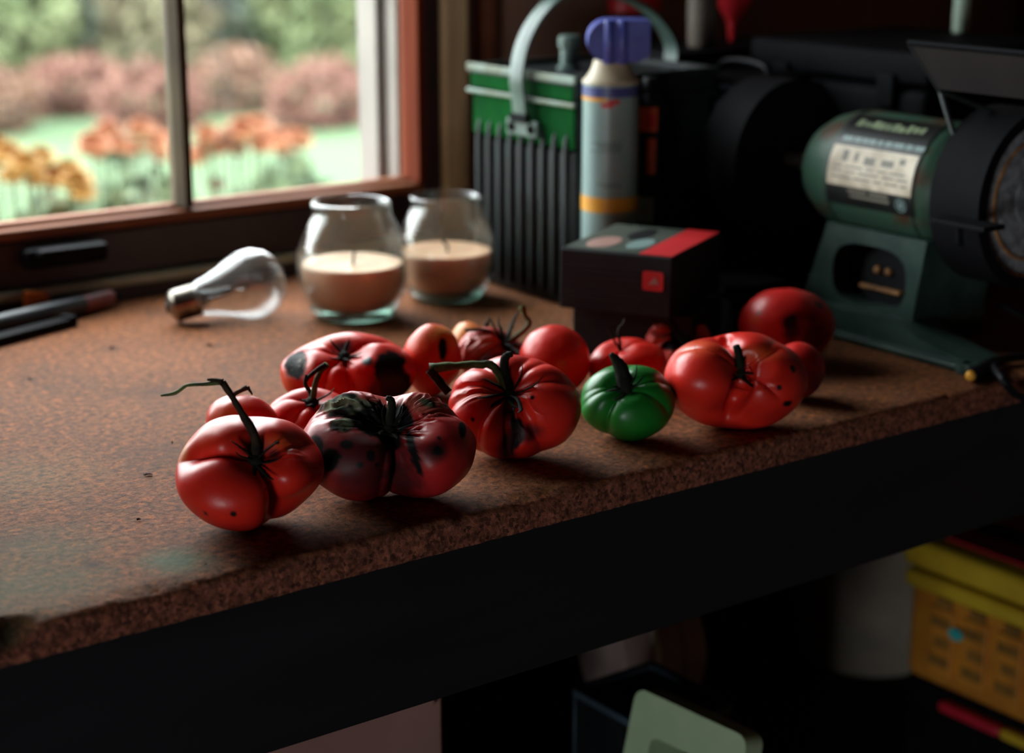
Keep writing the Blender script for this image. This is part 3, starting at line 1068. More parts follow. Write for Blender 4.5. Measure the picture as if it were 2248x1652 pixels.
T('mouldy', 'rotting multi lobed tomato with a black mouldy top and wrinkled skin', (655, 858, 1046, 1100), (872, 900),
  creases=[(893, 1040, 0.46, 10, 160), (838, 1075, 0.18, 10, 150), (925, 1050, 0.20, 9, 150), (690, 905, 0.10, 12, 90), (1000, 890, .10, 12, 90), (860, 860, .3, 14, 90)],
  lobes=[(770, 980, 0.05, 34), (975, 980, 0.07, 30), (885, 1070, 0.05, 14)], base=S((176, 34, 34)), dimple=0.40, dw=0.40, flat=0.80, seed=4, res=1.5, lump=0.05,
  patches=[('dark', 800, 1010, 100, 90), ('dark', 880, 1050, 50, 50), ('dark', 690, 1010, 30, 60), ('pale', 945, 885, 55, 22), ('mold', 770, 895, 92, 30, -8), ('black', 825, 925, 62, 34), ('black', 855, 965, 40, 30),
           ('mold', 750, 930, 26, 18), ('black', 690, 985, 20, 30), ('black', 725, 1010, 20, 26), ('spot', 760, 975, 14, 10), ('spot', 815, 1000, 10, 12), ('spot', 790, 1020, 8, 7),
           ('dark', 957, 985, 27, 24), ('spot', 960, 990, 12, 11), ('black', 1015, 940, 9, 30), ('mold', 940, 885, 20, 9, -20), ('spot', 963, 962, 5, 5), ('black', 880, 920, 30, 36), ('black', 905, 985, 10, 60, 18),
           ('white', 700, 885, 30, 12), ('white', 800, 890, 40, 10), ('spot', 745, 1000, 5, 5), ('spot', 830, 1020, 6, 5), ('spot', 985, 890, 22, 5, -20)],
  wrinkles=[(770, 900, 90, 36, 0.0042, 46), (940, 890, 60, 30, 0.0030, 60), (890, 1050, 40, 40, 0.002, 40), (905, 950, 25, 25, 0.0022, 50)],
  stem=[([None, (860, 884), (848, 872)], [0.0034, 0.0026, 0.0016], 'dark_calyx', -0.004)], sepals=16, sep_len=0.011, depth_scale=0.92)
T('two_rots', 'red tomato with two big black rot patches in front of the candle jars', (615, 728, 913, 905), (755, 755),
  creases=[(720, 790, 0.26, 17, 110), (770, 800, 0.24, 13, 100), (640, 745, 0.14, 16, 80), (830, 740, .12, 16, 80), (690, 735, .1, 12, 70)],
  lobes=[(830, 790, 0.06, 30), (690, 800, .03, 26)], dimple=0.30, dw=0.32, seed=5, res=1.5,
  patches=[('orange', 690, 745, 60, 14), ('orange', 630, 830, 16, 40), ('black', 650, 795, 27, 41, 14), ('white', 658, 800, 20, 34, 14), ('pale', 684, 800, 7, 34, 14), ('black', 858, 812, 34, 48), ('black', 878, 845, 36, 40), ('spot', 807, 792, 12, 11), ('dark', 850, 860, 50, 40),
           ('dark', 752, 762, 22, 12)],
  dents=[(650, 795, 27, 41, 0.004, 14), (858, 815, 32, 48, 0.002, 0)], sepals=6, sep_len=0.011)
T('oval_spot', 'orange shouldered tomato with one dark oval spot', (884, 710, 1014, 868), (905, 722), toward=-1,
  creases=[(975, 715, 0.08, 20, 90)], base=S((212, 50, 30)), seed=6, flat=0.95,
  patches=[('orange', 930, 735, 50, 35), ('yellow', 985, 735, 30, 22), ('black', 972, 768, 11, 23), ('spot', 942, 815, 6, 10)], dents=[(972, 768, 10, 22, 0.002, 0)])
T('yellowish', 'small yellow orange tomato peeking out behind the wrinkled one', (988, 705, 1084, 800), (1062, 712), toward=-1,
  base=S((218, 100, 50)), seed=7, patches=[('yellow', 1010, 730, 34, 30)], stem=[([(1066, 716), (1072, 706), (1076, 697)], [0.0022, 0.0012, 0.0008], 'dark_calyx', -0.02)])
T('wrinkled', 'pale wrinkled collapsing tomato with a dark green calyx', (1003, 718, 1160, 850), (1128, 738),
  creases=[(1040, 790, 0.14, 14, 120), (1090, 800, 0.14, 14, 120), (1140, 790, .2, 14, 110)], base=S((172, 44, 42)), dimple=0.26, seed=8,
  patches=[('pale', 1055, 765, 50, 34), ('dark', 1085, 795, 40, 20), ('dark', 1120, 760, 30, 22)], wrinkles=[(1060, 775, 70, 50, 0.0032, 46)],
  stem=[([None, (1075, 727), (1020, 724)], [0.0018, 0.0015, 0.0012], 'dried_stem', -0.012),
        ([None, (1160, 715), (1152, 692), (1146, 672)], [0.0026, 0.002, 0.0018, 0.0030], 'green_stem', 0.004)], sepals=9, sep_len=0.022)
T('round', 'smooth round red tomato right of the dark green calyx', (1141, 712, 1296, 868), (1150, 800), toward=-1,
  creases=[(1165, 800, 0.1, 14, 90)], seed=9, flat=0.95, dimple=0.1)
T('cracked', 'large ribbed red tomato with a deep dark crack down its front', (985, 778, 1276, 1006), (1112, 832),
  creases=[(1118, 1000, 0.24, 7, 128), (1040, 960, 0.16, 12, 130), (1190, 960, 0.20, 14, 135), (1000, 870, 0.10, 9, 110), (1240, 830, 0.10, 14, 90), (1180, 790, .10, 12, 80),
           (1020, 835, .10, 8, 90), (1075, 800, .14, 14, 80), (1140, 790, .1, 10, 80)],
  lobes=[(1070, 930, .03, 22), (1150, 930, .02, 22), (1225, 900, .03, 26)], dimple=0.30, dw=0.32, seed=10, res=1.5,
  patches=[('orange', 1070, 870, 24, 40), ('pale', 1015, 870, 26, 20), ('black', 1117, 925, 8, 78), ('black', 1132, 945, 18, 34), ('spot', 1168, 872, 5, 5), ('spot', 1037, 919, 4, 5), ('white', 1125, 858, 12, 16),
           ('dark', 1115, 975, 20, 40), ('dark', 1160, 950, 30, 20)],
  dents=[(1117, 930, 7, 70, 0.005, 0), (1135, 945, 18, 32, 0.006, 0), (1160, 915, 10, 40, 0.0018, 20)], wrinkles=[(1150, 905, 40, 45, 0.0012, 30), (1020, 860, 40, 30, 0.0016, 50)],
  stem=[([None, (1085, 806), (1050, 800), (1000, 803), (943, 809)], [0.003, 0.0028, 0.0025, 0.0026, 0.0038], 'green_stem', -0.004),
        ([(943, 810), (960, 832), (985, 862)], [0.0034, 0.0030, 0.0028], 'dried_stem', -0.004),
        ([None, (1106, 800), (1112, 782), (1124, 776)], [0.0035, 0.003, 0.0026, 0.002], 'dark_calyx', -0.004)], sepals=9, sep_len=0.024)
T('behind_green', 'low red tomato just behind the green one', (1290, 740, 1463, 862), (1350, 752),
  creases=[(1325, 800, 0.24, 14, 110), (1400, 745, 0.08, 18, 80)], dimple=0.22, seed=12,
  stem=[([None, (1358, 725), (1368, 712), (1372, 700)], [0.0012, 0.001, 0.001, 0.0012], 'dried_stem', 0.0), ([None, (1338, 728), (1334, 720)], [0.001, 0.0008, 0.001], 'dried_stem', 0.0)])
T('shrivelled', 'dark shrivelled tomato far back beside the black box', (1420, 690, 1560, 800), (1490, 720),
  creases=[(1450, 760, .2, 16, 120), (1520, 760, .2, 16, 120)], base=S((226, 92, 86)), dimple=0.4, dw=.5, seed=13,
  patches=[('pale', 1455, 722, 20, 26), ('black', 1500, 738, 30, 20), ('mold', 1450, 700, 26, 8), ('black', 1475, 758, 26, 12), ('dark', 1530, 750, 30, 30)],
  wrinkles=[(1470, 725, 60, 45, 0.004, 40)], sepals=7, sep_len=0.018, stem=[([None, (1530, 712), (1545, 708), (1560, 722)], [0.002, 0.0016, 0.0016, 0.001], 'dark_calyx', 0.0)])
T('green', 'glossy dark green unripe tomato with a thick dark stem', (1275, 800, 1483, 968), (1366, 838),
  creases=[(1320, 920, 0.20, 13, 140), (1450, 880, 0.08, 14, 110), (1300, 850, .05, 12, 90), (1420, 830, .12, 12, 90), (1290, 870, .05, 8, 100), (1375, 805, .1, 14, 80)],
  lobes=[(1390, 900, .03, 30)], base=GRN, dimple=0.28, dw=0.3, seed=14, patches=[('spot', 1455, 815, 4, 4)], shoulder=(S((14, 84, 26)), 0.7, 1.1),
  stem=[([None, (1364, 812), (1352, 790), (1340, 776)], [0.0060, 0.0050, 0.0034, 0.0016], 'dark_calyx', -0.004), ([(1374, 828), (1366, 806), (1358, 788)], [0.002, 0.0014, 0.0008], 'dark_calyx', -0.004)],
  sepals=5, sep_len=0.012)
T('heart', 'largest red tomato, heart shaped, beside the green one at the right', (1458, 728, 1774, 942), (1632, 798),
  creases=[(1606, 885, 0.46, 22, 118), (1592, 735, 0.36, 15, 100), (1720, 745, 0.05, 16, 80), (1660, 820, 0.08, 7, 50), (1700, 770, .06, 7, 50), (1475, 770, .06, 9, 80)],
  lobes=[(1535, 810, 0.12, 30), (1700, 830, 0.07, 32)], dimple=0.34, dw=0.30, flat=0.84, seed=15, res=1.5,
  patches=[('orange', 1520, 760, 50, 24), ('spot', 1740, 808, 7, 9), ('spot', 1711, 851, 6, 6), ('spot', 1730, 885, 12, 7), ('orange', 1670, 775, 40, 16), ('spot', 1526, 762, 5, 2, -60), ('spot', 1595, 770, 4, 5)],
  dents=[(1624, 845, 20, 58, 0.0065, -18), (1545, 820, 60, 70, -0.0035, 0), (1592, 745, 10, 18, 0.004, 0)],
  stem=[([None, (1622, 780), (1615, 758)], [0.0045, 0.003, 0.0026], 'dark_calyx', -0.006)], sepals=5, sep_len=0.017)
T('upper', 'dull red tomato with dark blemishes in front of the grinder foot', (1620, 632, 1833, 800), (1700, 690), toward=-1,
  creases=[(1760, 640, .10, 20, 100)], base=S((224, 46, 42)), seed=16, flat=0.95, dimple=0.12,
  patches=[('spot', 1733, 710, 14, 13), ('spot', 1740, 698, 8, 8), ('dark', 1740, 720, 22, 26), ('spot', 1797, 670, 11, 9), ('white', 1668, 685, 9, 9), ('orange', 1655, 700, 14, 8), ('dark', 1790, 730, 40, 50)])
T('lowright', 'small dark red tomato half hidden by the heart shaped one', (1690, 750, 1812, 876), (1730, 770), toward=-1, base=S((206, 40, 36)), seed=17, flat=0.9, dimple=0.1,
  patches=[('dark', 1790, 840, 30, 40)])
#__MORE__
# ------------------------------------------------------------------ light bulb
mat('bulb_metal', S((168, 160, 148)), 0.28, S((120, 112, 104)), 40, metallic=0.9)
mat('glass_bead', S((60, 62, 62)), 0.2)
g0 = at_z(556, 622, TZ + 0.031)
c0 = at_z(372, 675, TZ + 0.0145)
bd = c0 - g0
bl = np.linalg.norm(bd)
bd = bd / bl
sb = bl / 0.080
bulb = thing('light_bulb', 'clear glass light bulb lying on its side near the window', 'light bulb', (g0[0], g0[1], TZ))
outer = [(0, -0.0305), (0.010, -0.0290), (0.019, -0.0240), (0.0260, -0.0160), (0.0298, -0.006), (0.0303, 0.002), (0.0290, 0.011), (0.0255, 0.021), (0.0212, 0.031), (0.0180, 0.041), (0.0158, 0.050), (0.0148, 0.056)]
sh = mesh('bulb_glass', *lathe([(r * 1.0, h * sb) for r, h in outer] + [((r - 0.0007), h * sb) for r, h in outer[::-1][:-1]] + [(0, -0.0298 * sb)], g0, bd, 48), 'bulb_glass', bulb, True, label='clear glass envelope')
prof = [(0.0150, 0.052)]
for k in range(5):
    z = 0.056 + k * 0.0042
    prof += [(0.0139, z), (0.0146, z + 0.0021)]
prof += [(0.0130, 0.0775), (0.0075, 0.081), (0, 0.0815)]
mesh('screw_cap', *lathe([(r * 0.98, h * sb) for r, h in prof], g0, bd, 32), 'bulb_metal', bulb, 50, label='silver metal screw cap')
mesh('contact', *lathe([(0.0045, 0.0812 * sb), (0.0042, 0.083 * sb), (0, 0.0838 * sb)], g0, bd, 16), 'black_plastic', bulb, True)
fl = mesh('filament_mount', *lathe([(0.0085, 0.052 * sb), (0.006, 0.045 * sb), (0.0035, 0.036 * sb), (0.003, 0.022 * sb), (0, 0.021 * sb)], g0, bd, 14), 'glass_bead', bulb, True)
bu, bw, _ = frame_of(bd)
for s in (-1, 1):
    mesh('support_wire', *tube([g0 + bd * 0.03 * sb + bu * 0.002 * s, g0 + bd * 0.006 * sb + bu * 0.010 * s], 0.0004, 6), 'black_metal', fl)
mesh('filament', *tube([g0 + bd * 0.006 * sb + bu * (0.010 - 0.02 * k / 24) + bw * 0.0012 * math.sin(k * 1.6) for k in range(25)], 0.0003, 5), 'black_metal', fl)

# ------------------------------------------------------------------ candle jars
def glass_mat(name, tint, rough=0.03):
    m = mat(name, tint, rough, transmission=1.0, ior=1.46)
    return m


thin_glass('jar_glass', (0.93, 0.96, 0.94), 0.03, 1.55, haze=0.022)
thin_glass('jar_base_glass', (0.75, 0.92, 0.84), 0.05, 1.6, haze=0.10)
mat('wax', S((240, 188, 158)), 0.5, S((226, 170, 142)), 25, bump=0.0006, bscale=60)
MATS['wax'].node_tree.nodes['Principled BSDF'].inputs['Subsurface Weight'].default_value = 0.35
MATS['wax'].node_tree.nodes['Principled BSDF'].inputs['Subsurface Radius'].default_value = (0.02, 0.01, 0.006)
MATS['wax'].node_tree.nodes['Principled BSDF'].inputs['Subsurface Scale'].default_value = 0.4
mat('wick', S((52, 44, 38)), 0.9)


def jar(label, pos, s, wax_h, wl):
    t = thing('candle_jar', label, 'candle', (pos[0], pos[1], TZ), 'half burnt candles in glass jars')
    b = np.array([pos[0], pos[1], TZ + 0.0004])
    out = [(0, 0.0), (0.030, 0.0), (0.0345, 0.0015), (0.0385, 0.008), (0.0435, 0.020), (0.0470, 0.033), (0.0480, 0.044), (0.0470, 0.055), (0.0435, 0.067), (0.0390, 0.078), (0.0355, 0.086), (0.0335, 0.0905),
           (0.0335, 0.094), (0.0345, 0.0970), (0.0340, 0.0995), (0.0320, 0.1005)]
    inn = [(0.0305, 0.0990), (0.0305, 0.0905), (0.0330, 0.085), (0.0365, 0.077), (0.0410, 0.066), (0.0444, 0.0545), (0.0453, 0.044), (0.0443, 0.033), (0.0408, 0.021), (0.0360, 0.012), (0.0300, 0.0085), (0, 0.0075)]
    sc = lambda L: [(r * s, h * s) for r, h in L]

    def rip(tt, h, r):
        h = h / s
        k = math.exp(-((h - 0.055) / 0.030) ** 2)
        return k * (0.0011 * math.sin(7 * tt + h * 90) + 0.0007 * math.sin(11 * tt - h * 120 + 1))
    mesh('jar', *lathe(sc(out) + sc(inn), b, (0, 0, 1), 72, rip), 'jar_glass', t, True, label='clear glass jar')
    mesh('jar_foot', *lathe(sc([(0, 0.0002), (0.030, 0.0002), (0.0343, 0.0018), (0.0380, 0.0075), (0.0300, 0.0070), (0, 0.0066)]), b, (0, 0, 1), 48), 'jar_base_glass', t, True, label='greenish glass foot')
    # wax body fills the inside of the jar
    ri = lambda h: np.interp(h, [p[1] for p in inn[::-1]], [p[0] for p in inn[::-1]]) - 0.0016
    hs = np.linspace(0.0092, wax_h, 12)
    wp = [(0, 0.0090)] + [(ri(h), h) for h in hs] + [(ri(wax_h) - 0.002, wax_h + 0.0006), (ri(wax_h) * 0.75, wax_h - 0.0022), (0.012, wax_h - 0.003), (0.004, wax_h - 0.002), (0, wax_h - 0.002)]
    wx = mesh('wax', *lathe(sc(wp), b, (0, 0, 1), 56), 'wax', t, True, label='peach coloured wax')
    mesh('wick', *tube(smooth_path([b + np.array([0, 0, (wax_h - 0.006) * s]), b + np.array([0.001, 0, (wax_h + 0.004) * s]), b + np.array([wl, 0.002, (wax_h + 0.009) * s])]), 0.0011, 6), 'wick', wx)


jar('nearer glass jar of peach candle wax beside the light bulb', at_z(777, 694), 1.0, 0.047, 0.003)
jar('farther glass jar of peach candle wax beside the green can', at_z(981, 654), 0.93, 0.047, -0.003)

# ------------------------------------------------------------------ tools at the left
mat('label_red', S((204, 40, 44)), 0.45, S((186, 32, 38)), 30)
mat('tool_black', S((42, 46, 50)), 0.38, S((54, 57, 62)), 40)
mat('tool_mauve', S((150, 90, 92)), 0.4, S((124, 70, 72)), 40)
mat('orange_plastic', S((226, 130, 48)), 0.45, S((206, 96, 40)), 60)
p0, p1, p2, p3 = [at_z(x, y, TZ + 0.009) for x, y in ((-140, 744), (180, 668), (243, 651), (262, 648))]
tool = thing('hand_tool', 'slim black hand tool with a mauve collar lying under the window', 'tool', (p0[0], p0[1], TZ))
mesh('handle', *tube([p0, p0 + (p1 - p0) * 0.02, p0 + (p1 - p0) * 0.3, p0 + (p1 - p0) * 0.7, p1], [0.006, 0.0085, 0.0085, 0.0085, 0.0080], 14), 'tool_black', tool, 50)
mesh('collar', *tube([p1, p1 + (p2 - p1) * 0.1, p2], [0.0078, 0.0078, 0.0065], 14), 'tool_mauve', tool, 50, label='mauve collar')
mesh('tip', *tube([p2, p3], [0.0040, 0.0030], 10), 'black_metal', tool, 50)
p0, p1 = at_z(-120, 775, TZ + 0.004), at_z(150, 705, TZ + 0.004)
dv = p1 - p0
dv /= np.linalg.norm(dv)
bar = thing('flat_bar', 'flat black steel bar lying in front of the slim tool', 'tool', (p0[0], p0[1], TZ))
sdv = np.cross((0, 0, 1), dv)
mesh('bar', *obox((p0 + p1) / 2, np.stack([dv, sdv, np.array([0, 0, 1.0])]), (np.linalg.norm(p1 - p0) / 2, 0.0075, 0.0035), 0.001), 'black_metal', bar)
mesh('hook', *obox(p1 + np.array([0, 0, 0.001]), np.stack([dv, sdv, np.array([0, 0, 1.0])]), (0.004, 0.0078, 0.0045), 0.001), 'black_metal', bar)
q = at_y(82, 680, 1.4815)
w = thing('plastic_wedge', 'small orange plastic wedge behind the slim black tool', 'wedge', (q[0], 1.4815, TZ))
wl = np.array(w.location)
mesh('wedge_body', *prism([(-0.011, 0.0004), (0.011, 0.0004), (0.011, 0.0170), (0.005, 0.0195), (-0.011, 0.0215)], wl, (1, 0, 0), (0, 0, 1), (0, 1, 0), -0.004, 0.004), 'orange_plastic', w)
mesh('grip_rib', *prism([(-0.009, 0.002), (0.009, 0.002), (0.009, 0.005), (-0.009, 0.005)], wl, (1, 0, 0), (0, 0, 1), (0, 1, 0), -0.0048, -0.0038), 'label_red', w)

# crumbs and dried leaf bits
mat('crumb', S((44, 34, 30)), 0.9, S((70, 50, 40)), 200)
crl = [((325, 1043), 11, 'curled dark dried leaf bit left of the large front tomato'), ((305, 1142), 7, 'dark crumb on the bench below the curled leaf bit'),
       ((378, 972), 5, 'tiny dark crumb left of the front tomato\'s top'), ((282, 652), 16, 'dried brown leaf bit beside the tip of the slim tool'),
       ((258, 668), 9, 'small brown flake below the tool tip'), ((455, 716), 8, 'dark crumb just below the light bulb cap'), ((398, 712), 12, 'black dried scrap under the bulb cap'),
       ((462, 760), 9, 'dark flake between bulb and tomatoes'), ((245, 766), 8, 'dark fleck on the open bench left of the bulb'), ((66, 832), 7, 'dark fleck near the left edge of the bench'),
       ((452, 1240), 4, 'tiny crumb near the bench edge below the front tomato')]
for k, ((x, y), r, lb) in enumerate(crl):
    c = at_z(x, y)
    rr = r * proj(c)[2] / F_PX * 0.9
    n = 9
    a = random.uniform(0, 3)
    d, e = np.array([math.cos(a), math.sin(a), 0]), np.array([-math.sin(a), math.cos(a), 0])
    pts = [c + d * rr * (2 * i / (n - 1) - 1) + e * rr * 0.25 * math.sin(i * 1.3) + np.array([0, 0, 0.0012 + rr * 0.22 * abs(math.sin(i * 0.9 + k))]) for i in range(n)]
    o = mesh('dried_crumb', *tube(pts, [rr * 0.12, rr * 0.4, rr * 0.35, rr * 0.42, rr * 0.1], 6, 0.45, 0.4), 'crumb')
    zz0 = min(v.co.z for v in o.data.vertices)
    o.data.transform(Matrix.Translation((0, 0, TZ + 0.0002 - zz0)))
    rebase(o, (c[0], c[1], TZ))
    tag(o, lb, 'crumb', 'crumbs and dried bits on the bench')

# ------------------------------------------------------------------ green ribbed can
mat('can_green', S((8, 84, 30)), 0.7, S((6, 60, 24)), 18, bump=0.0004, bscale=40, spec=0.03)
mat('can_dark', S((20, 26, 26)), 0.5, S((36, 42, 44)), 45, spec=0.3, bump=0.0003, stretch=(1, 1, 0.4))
mat('strap_grey', S((92, 112, 104)), 0.4, S((70, 88, 82)), 30)
mat('worn_edge', S((118, 138, 128)), 0.4, S((92, 96, 70)), 30)
gx0, gx1, gy0, gy1, gz = 0.972, 1.135, 1.213, 1.371, 1.102
gc = thing('fuel_can', 'dark green ribbed metal can with a curved carrying strap', 'can', ((gx0 + gx1) / 2, (gy0 + gy1) / 2, TZ))
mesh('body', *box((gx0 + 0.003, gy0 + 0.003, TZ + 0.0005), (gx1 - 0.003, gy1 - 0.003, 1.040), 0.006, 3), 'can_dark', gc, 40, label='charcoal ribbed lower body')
mesh('upper_body', *box((gx0 + 0.0032, gy0 + 0.0032, 1.038), (gx1 - 0.0032, gy1 - 0.0032, 1.078), 0.005, 3), 'can_dark', gc, 40)  # unlit sides painted charcoal; green stays on the lit front only
mesh('lit_front', *box((gx0 + 0.0018, gy0 + 0.005, 1.040), (gx0 + 0.0045, gy1 - 0.005, 1.0762), 0.001), 'can_green', gc, label='green front face, the side painted as lit')
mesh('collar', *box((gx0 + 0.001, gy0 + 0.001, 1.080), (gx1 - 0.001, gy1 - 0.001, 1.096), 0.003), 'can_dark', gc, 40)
mesh('lit_collar', *box((gx0 - 0.0005, gy0 + 0.004, 1.0815), (gx0 + 0.0025, gy1 - 0.004, 1.0945), 0.001), 'can_green', gc, label='green lit front of the collar')
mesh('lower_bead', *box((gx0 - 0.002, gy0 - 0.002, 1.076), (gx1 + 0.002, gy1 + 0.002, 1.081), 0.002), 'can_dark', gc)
mesh('bead_edge', *box((gx0 - 0.0028, gy0, 1.0766), (gx0, gy1, 1.0806), 0.001), 'worn_edge', gc)
ou, iu = rrect((gx1 - gx0) / 2 + 0.002, (gy1 - gy0) / 2 + 0.002, 0.006), rrect((gx1 - gx0) / 2 - 0.006, (gy1 - gy0) / 2 - 0.006, 0.004)
ctr = ((gx0 + gx1) / 2, (gy0 + gy1) / 2, 0)
mesh('top_rim', *ring_prism(ou, iu, ctr, (1, 0, 0), (0, 1, 0), (0, 0, 1), 1.0955, 1.1020), 'can_dark', gc)  # ring painted dark for the unlit side, pale strip along the lit front
mesh('rim_edge', *box((gx0 - 0.0024, gy0, 1.0965), (gx0 + 0.003, gy1, 1.1032), 0.001), 'worn_edge', gc, label='worn pale rim strip kept to the lit front')
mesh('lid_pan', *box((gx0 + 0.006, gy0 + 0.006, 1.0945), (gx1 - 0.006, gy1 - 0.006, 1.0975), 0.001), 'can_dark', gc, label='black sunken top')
nr = 9
for k in range(nr):
    y = gy0 + 0.015 + (gy1 - gy0 - 0.030) * k / (nr - 1)
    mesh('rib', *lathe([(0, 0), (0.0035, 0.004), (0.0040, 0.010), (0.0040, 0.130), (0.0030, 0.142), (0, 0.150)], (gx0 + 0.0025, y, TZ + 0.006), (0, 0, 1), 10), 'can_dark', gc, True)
ym = at_x(1155, 240, gx0)[1]
hp = [(gx0 - 0.006, 1.062), (gx0 - 0.008, 1.080), (gx0 - 0.010, 1.098), (gx0 - 0.004, 1.124), (gx0 + 0.010, 1.146), (gx0 + 0.032, 1.163), (gx0 + 0.062, 1.168), (gx0 + 0.100, 1.164), (gx0 + 0.140, 1.148), (gx1 + 0.004, 1.120), (gx1 + 0.006, 1.095), (gx1 + 0.005, 1.066)]
pp = smooth_path([(x, ym, z) for x, z in hp], 6)
Vs, Fs = [], []
tn = np.gradient(pp, axis=0)
for i, p in enumerate(pp):
    tt = tn[i] / np.linalg.norm(tn[i])
    nrm = np.array([tt[2], 0, -tt[0]])
    for (a, b) in ((-0.009, -0.0012), (0.009, -0.0012), (0.0095, 0), (0.009, 0.0012), (0.003, 0.0016), (-0.003, 0.0016), (-0.009, 0.0012), (-0.0095, 0)):
        Vs.append(p + np.array([0, 1, 0]) * a - nrm * b * 1.4)
for i in range(len(pp) - 1):
    for k in range(8):
        Fs.append([i * 8 + k, i * 8 + (k + 1) % 8, i * 8 + 8 + (k + 1) % 8, i * 8 + 8 + k])
Fs += [list(range(8)), [len(Vs) - 8 + k for k in range(8)]]
mesh('carry_strap', Vs, Fs, 'strap_grey', gc, 40, label='grey curved carrying strap')
brk = mesh('bracket', *box((gx0 - 0.0055, ym - 0.022, 1.046), (gx0 - 0.0015, ym + 0.022, 1.060), 0.001), 'strap_grey', gc)
for s in (-1, 1):
    mesh('rivet', *lathe([(0.0045, 0), (0.0042, 0.002), (0.002, 0.0034), (0, 0.0036)], (gx0 - 0.0052, ym + 0.014 * s, 1.053), (-1, 0, 0), 12), 'black_metal', brk, True)
mesh('buckle', *box((gx0 - 0.010, ym - 0.012, 1.058), (gx0 - 0.0045, ym + 0.012, 1.066), 0.001), 'black_metal', gc)
cpz = np.array([gx0 + 0.060, at_z(1250, 140, 1.098)[1], 1.0975])
cpz[:2] = at_z(1250, 152, 1.0975)[:2]
cap = mesh('filler_cap', *lathe([(0.0115, 0), (0.0115, 0.003), (0.0085, 0.004), (0.0085, 0.020), (0.0105, 0.021), (0.0105, 0.029), (0.009, 0.0305), (0, 0.031)], cpz, (0, 0, 1), 24), 'strap_grey', gc, 40)

# ------------------------------------------------------------------ aerosol can
mat('can_label', S((132, 156, 152)), 0.35, S((118, 142, 140)), 14)
mat('label_blue', S((74, 80, 140)), 0.4, S((60, 66, 120)), 30)
mat('label_yellow', S((222, 158, 44)), 0.4, S((206, 140, 40)), 30)
mat('label_orange', S((206, 96, 52)), 0.5, S((186, 76, 44)), 40)
mat('cap_violet', S((84, 92, 172)), 0.4, S((70, 78, 150)), 30)
mat('shoulder_beige', S((190, 176, 148)), 0.4, S((170, 156, 130)), 30)
ac = np.array([0.9840, 1.1810, TZ])
sca = proj(ac + np.array([0, 0, 0.1]))[2] / F_PX
ar = 61 * sca
cxp = proj(ac)[0]
cxp = proj(ac + np.array([0, 0, 0.1]))[0]
ac = ac + _h * 0.0 + RT * (1338 - cxp) * sca
zc = lambda py: (at_d(1338, py, proj(ac + np.array([0, 0, 0.1]))[2]))[2]
aer = thing('aerosol_can', 'pale grey aerosol can with a violet cap and yellow band', 'spray can', ac)
zt = lambda py: zc(py) - TZ
mesh('base_rim', *lathe([(ar * 0.9, 0.0003), (ar * 1.01, 0.001), (ar * 1.02, 0.004), (ar, 0.006)], ac, (0, 0, 1), 40), 'bulb_metal', aer, True)
mesh('body', *lathe([(ar, 0.0055), (ar, zt(172))], ac, (0, 0, 1), 48), 'can_label', aer, 60)


def band(name, p_lo, p_hi, m, parent, label=None, a0=0, a1=360, c=None, r=None, eps=0.0004):
    c = ac if c is None else c
    r = ar if r is None else r
    n = max(6, int(abs(a1 - a0) / 7))
    V, Fb = [], []
    for rr in (r + 0.0001, r + eps):
        for z in (p_lo, p_hi):
            for k in range(n + 1):
                a = math.radians(a0 + (a1 - a0) * k / n)
                V.append(c + (RT * math.cos(a) - _h * math.sin(a)) * rr + np.array([0, 0, z]))
    m1 = n + 1
    for k in range(n):
        Fb += [[k, k + 1, m1 + k + 1, m1 + k], [2 * m1 + k, 3 * m1 + k, 3 * m1 + k + 1, 2 * m1 + k + 1], [k, 2 * m1 + k, 2 * m1 + k + 1, k + 1], [m1 + k, m1 + k + 1, 3 * m1 + k + 1, 3 * m1 + k]]
    Fb += [[0, m1, 3 * m1, 2 * m1], [n, 2 * m1 + n, 3 * m1 + n, m1 + n]]
    return mesh(name, V, Fb, m, parent, 60, label=label)


band('band', zt(458), zt(424), 'label_yellow', aer, 'yellow printed band', -20, 200)
band('band', zt(200), zt(178), 'label_blue', aer, 'blue printed band', -20, 200)
band('band', zt(209), zt(201), 'label_yellow', aer, None, 100, 190)
for (xa, xb, ya, yb) in ((88, 112, 222, 212), (76, 100, 214, 205)):
    band('logo', zt(ya), zt(yb), 'label_red', aer, 'red logo mark', xa, xb, eps=0.0006)
for k, py in enumerate((300, 306, 312, 318, 392, 398)):
    band('print_line', zt(py + 2), zt(py), 'strap_grey', aer, None, 70, 135 - (k % 3) * 14, eps=0.0005)
mesh('shoulder', *lathe([(ar * 1.03, zt(173)), (ar * 1.03, zt(168)), (ar * 0.93, zt(162)), (ar * 0.78, zt(150)), (ar * 0.68, zt(136)), (ar * 0.63, zt(122))], ac, (0, 0, 1), 40), 'shoulder_beige', aer, 60, label='beige shoulder')
pc = []
for k in range(13):
    a = math.radians(90 + 180 * k / 12)
    pc.append((-0.004 + 0.0235 * math.cos(a), 0.5 * (zt(33) + zt(124)) + 0.5 * (zt(33) - zt(124)) * math.sin(a)))
pc += [(0.028, zt(124)), (0.042, zt(112)), (0.0425, zt(36)), (0.038, zt(33))]
pc = [(a * 0.74 - 0.0005, b) for a, b in pc]
cpv = mesh('trigger_cap', *prism(pc, ac, RT, (0, 0, 1), _h, -0.018, 0.016), 'cap_violet', aer, 40, label='violet trigger cap')
for a in (-0.003, 0.008):
    mesh('cap_rib', *lathe([(0, zt(128)), (0.0048, zt(127)), (0.0048, zt(34)), (0, zt(31))], ac + RT * a - _h * 0.0165, (0, 0, 1), 14), 'cap_violet', cpv, True)

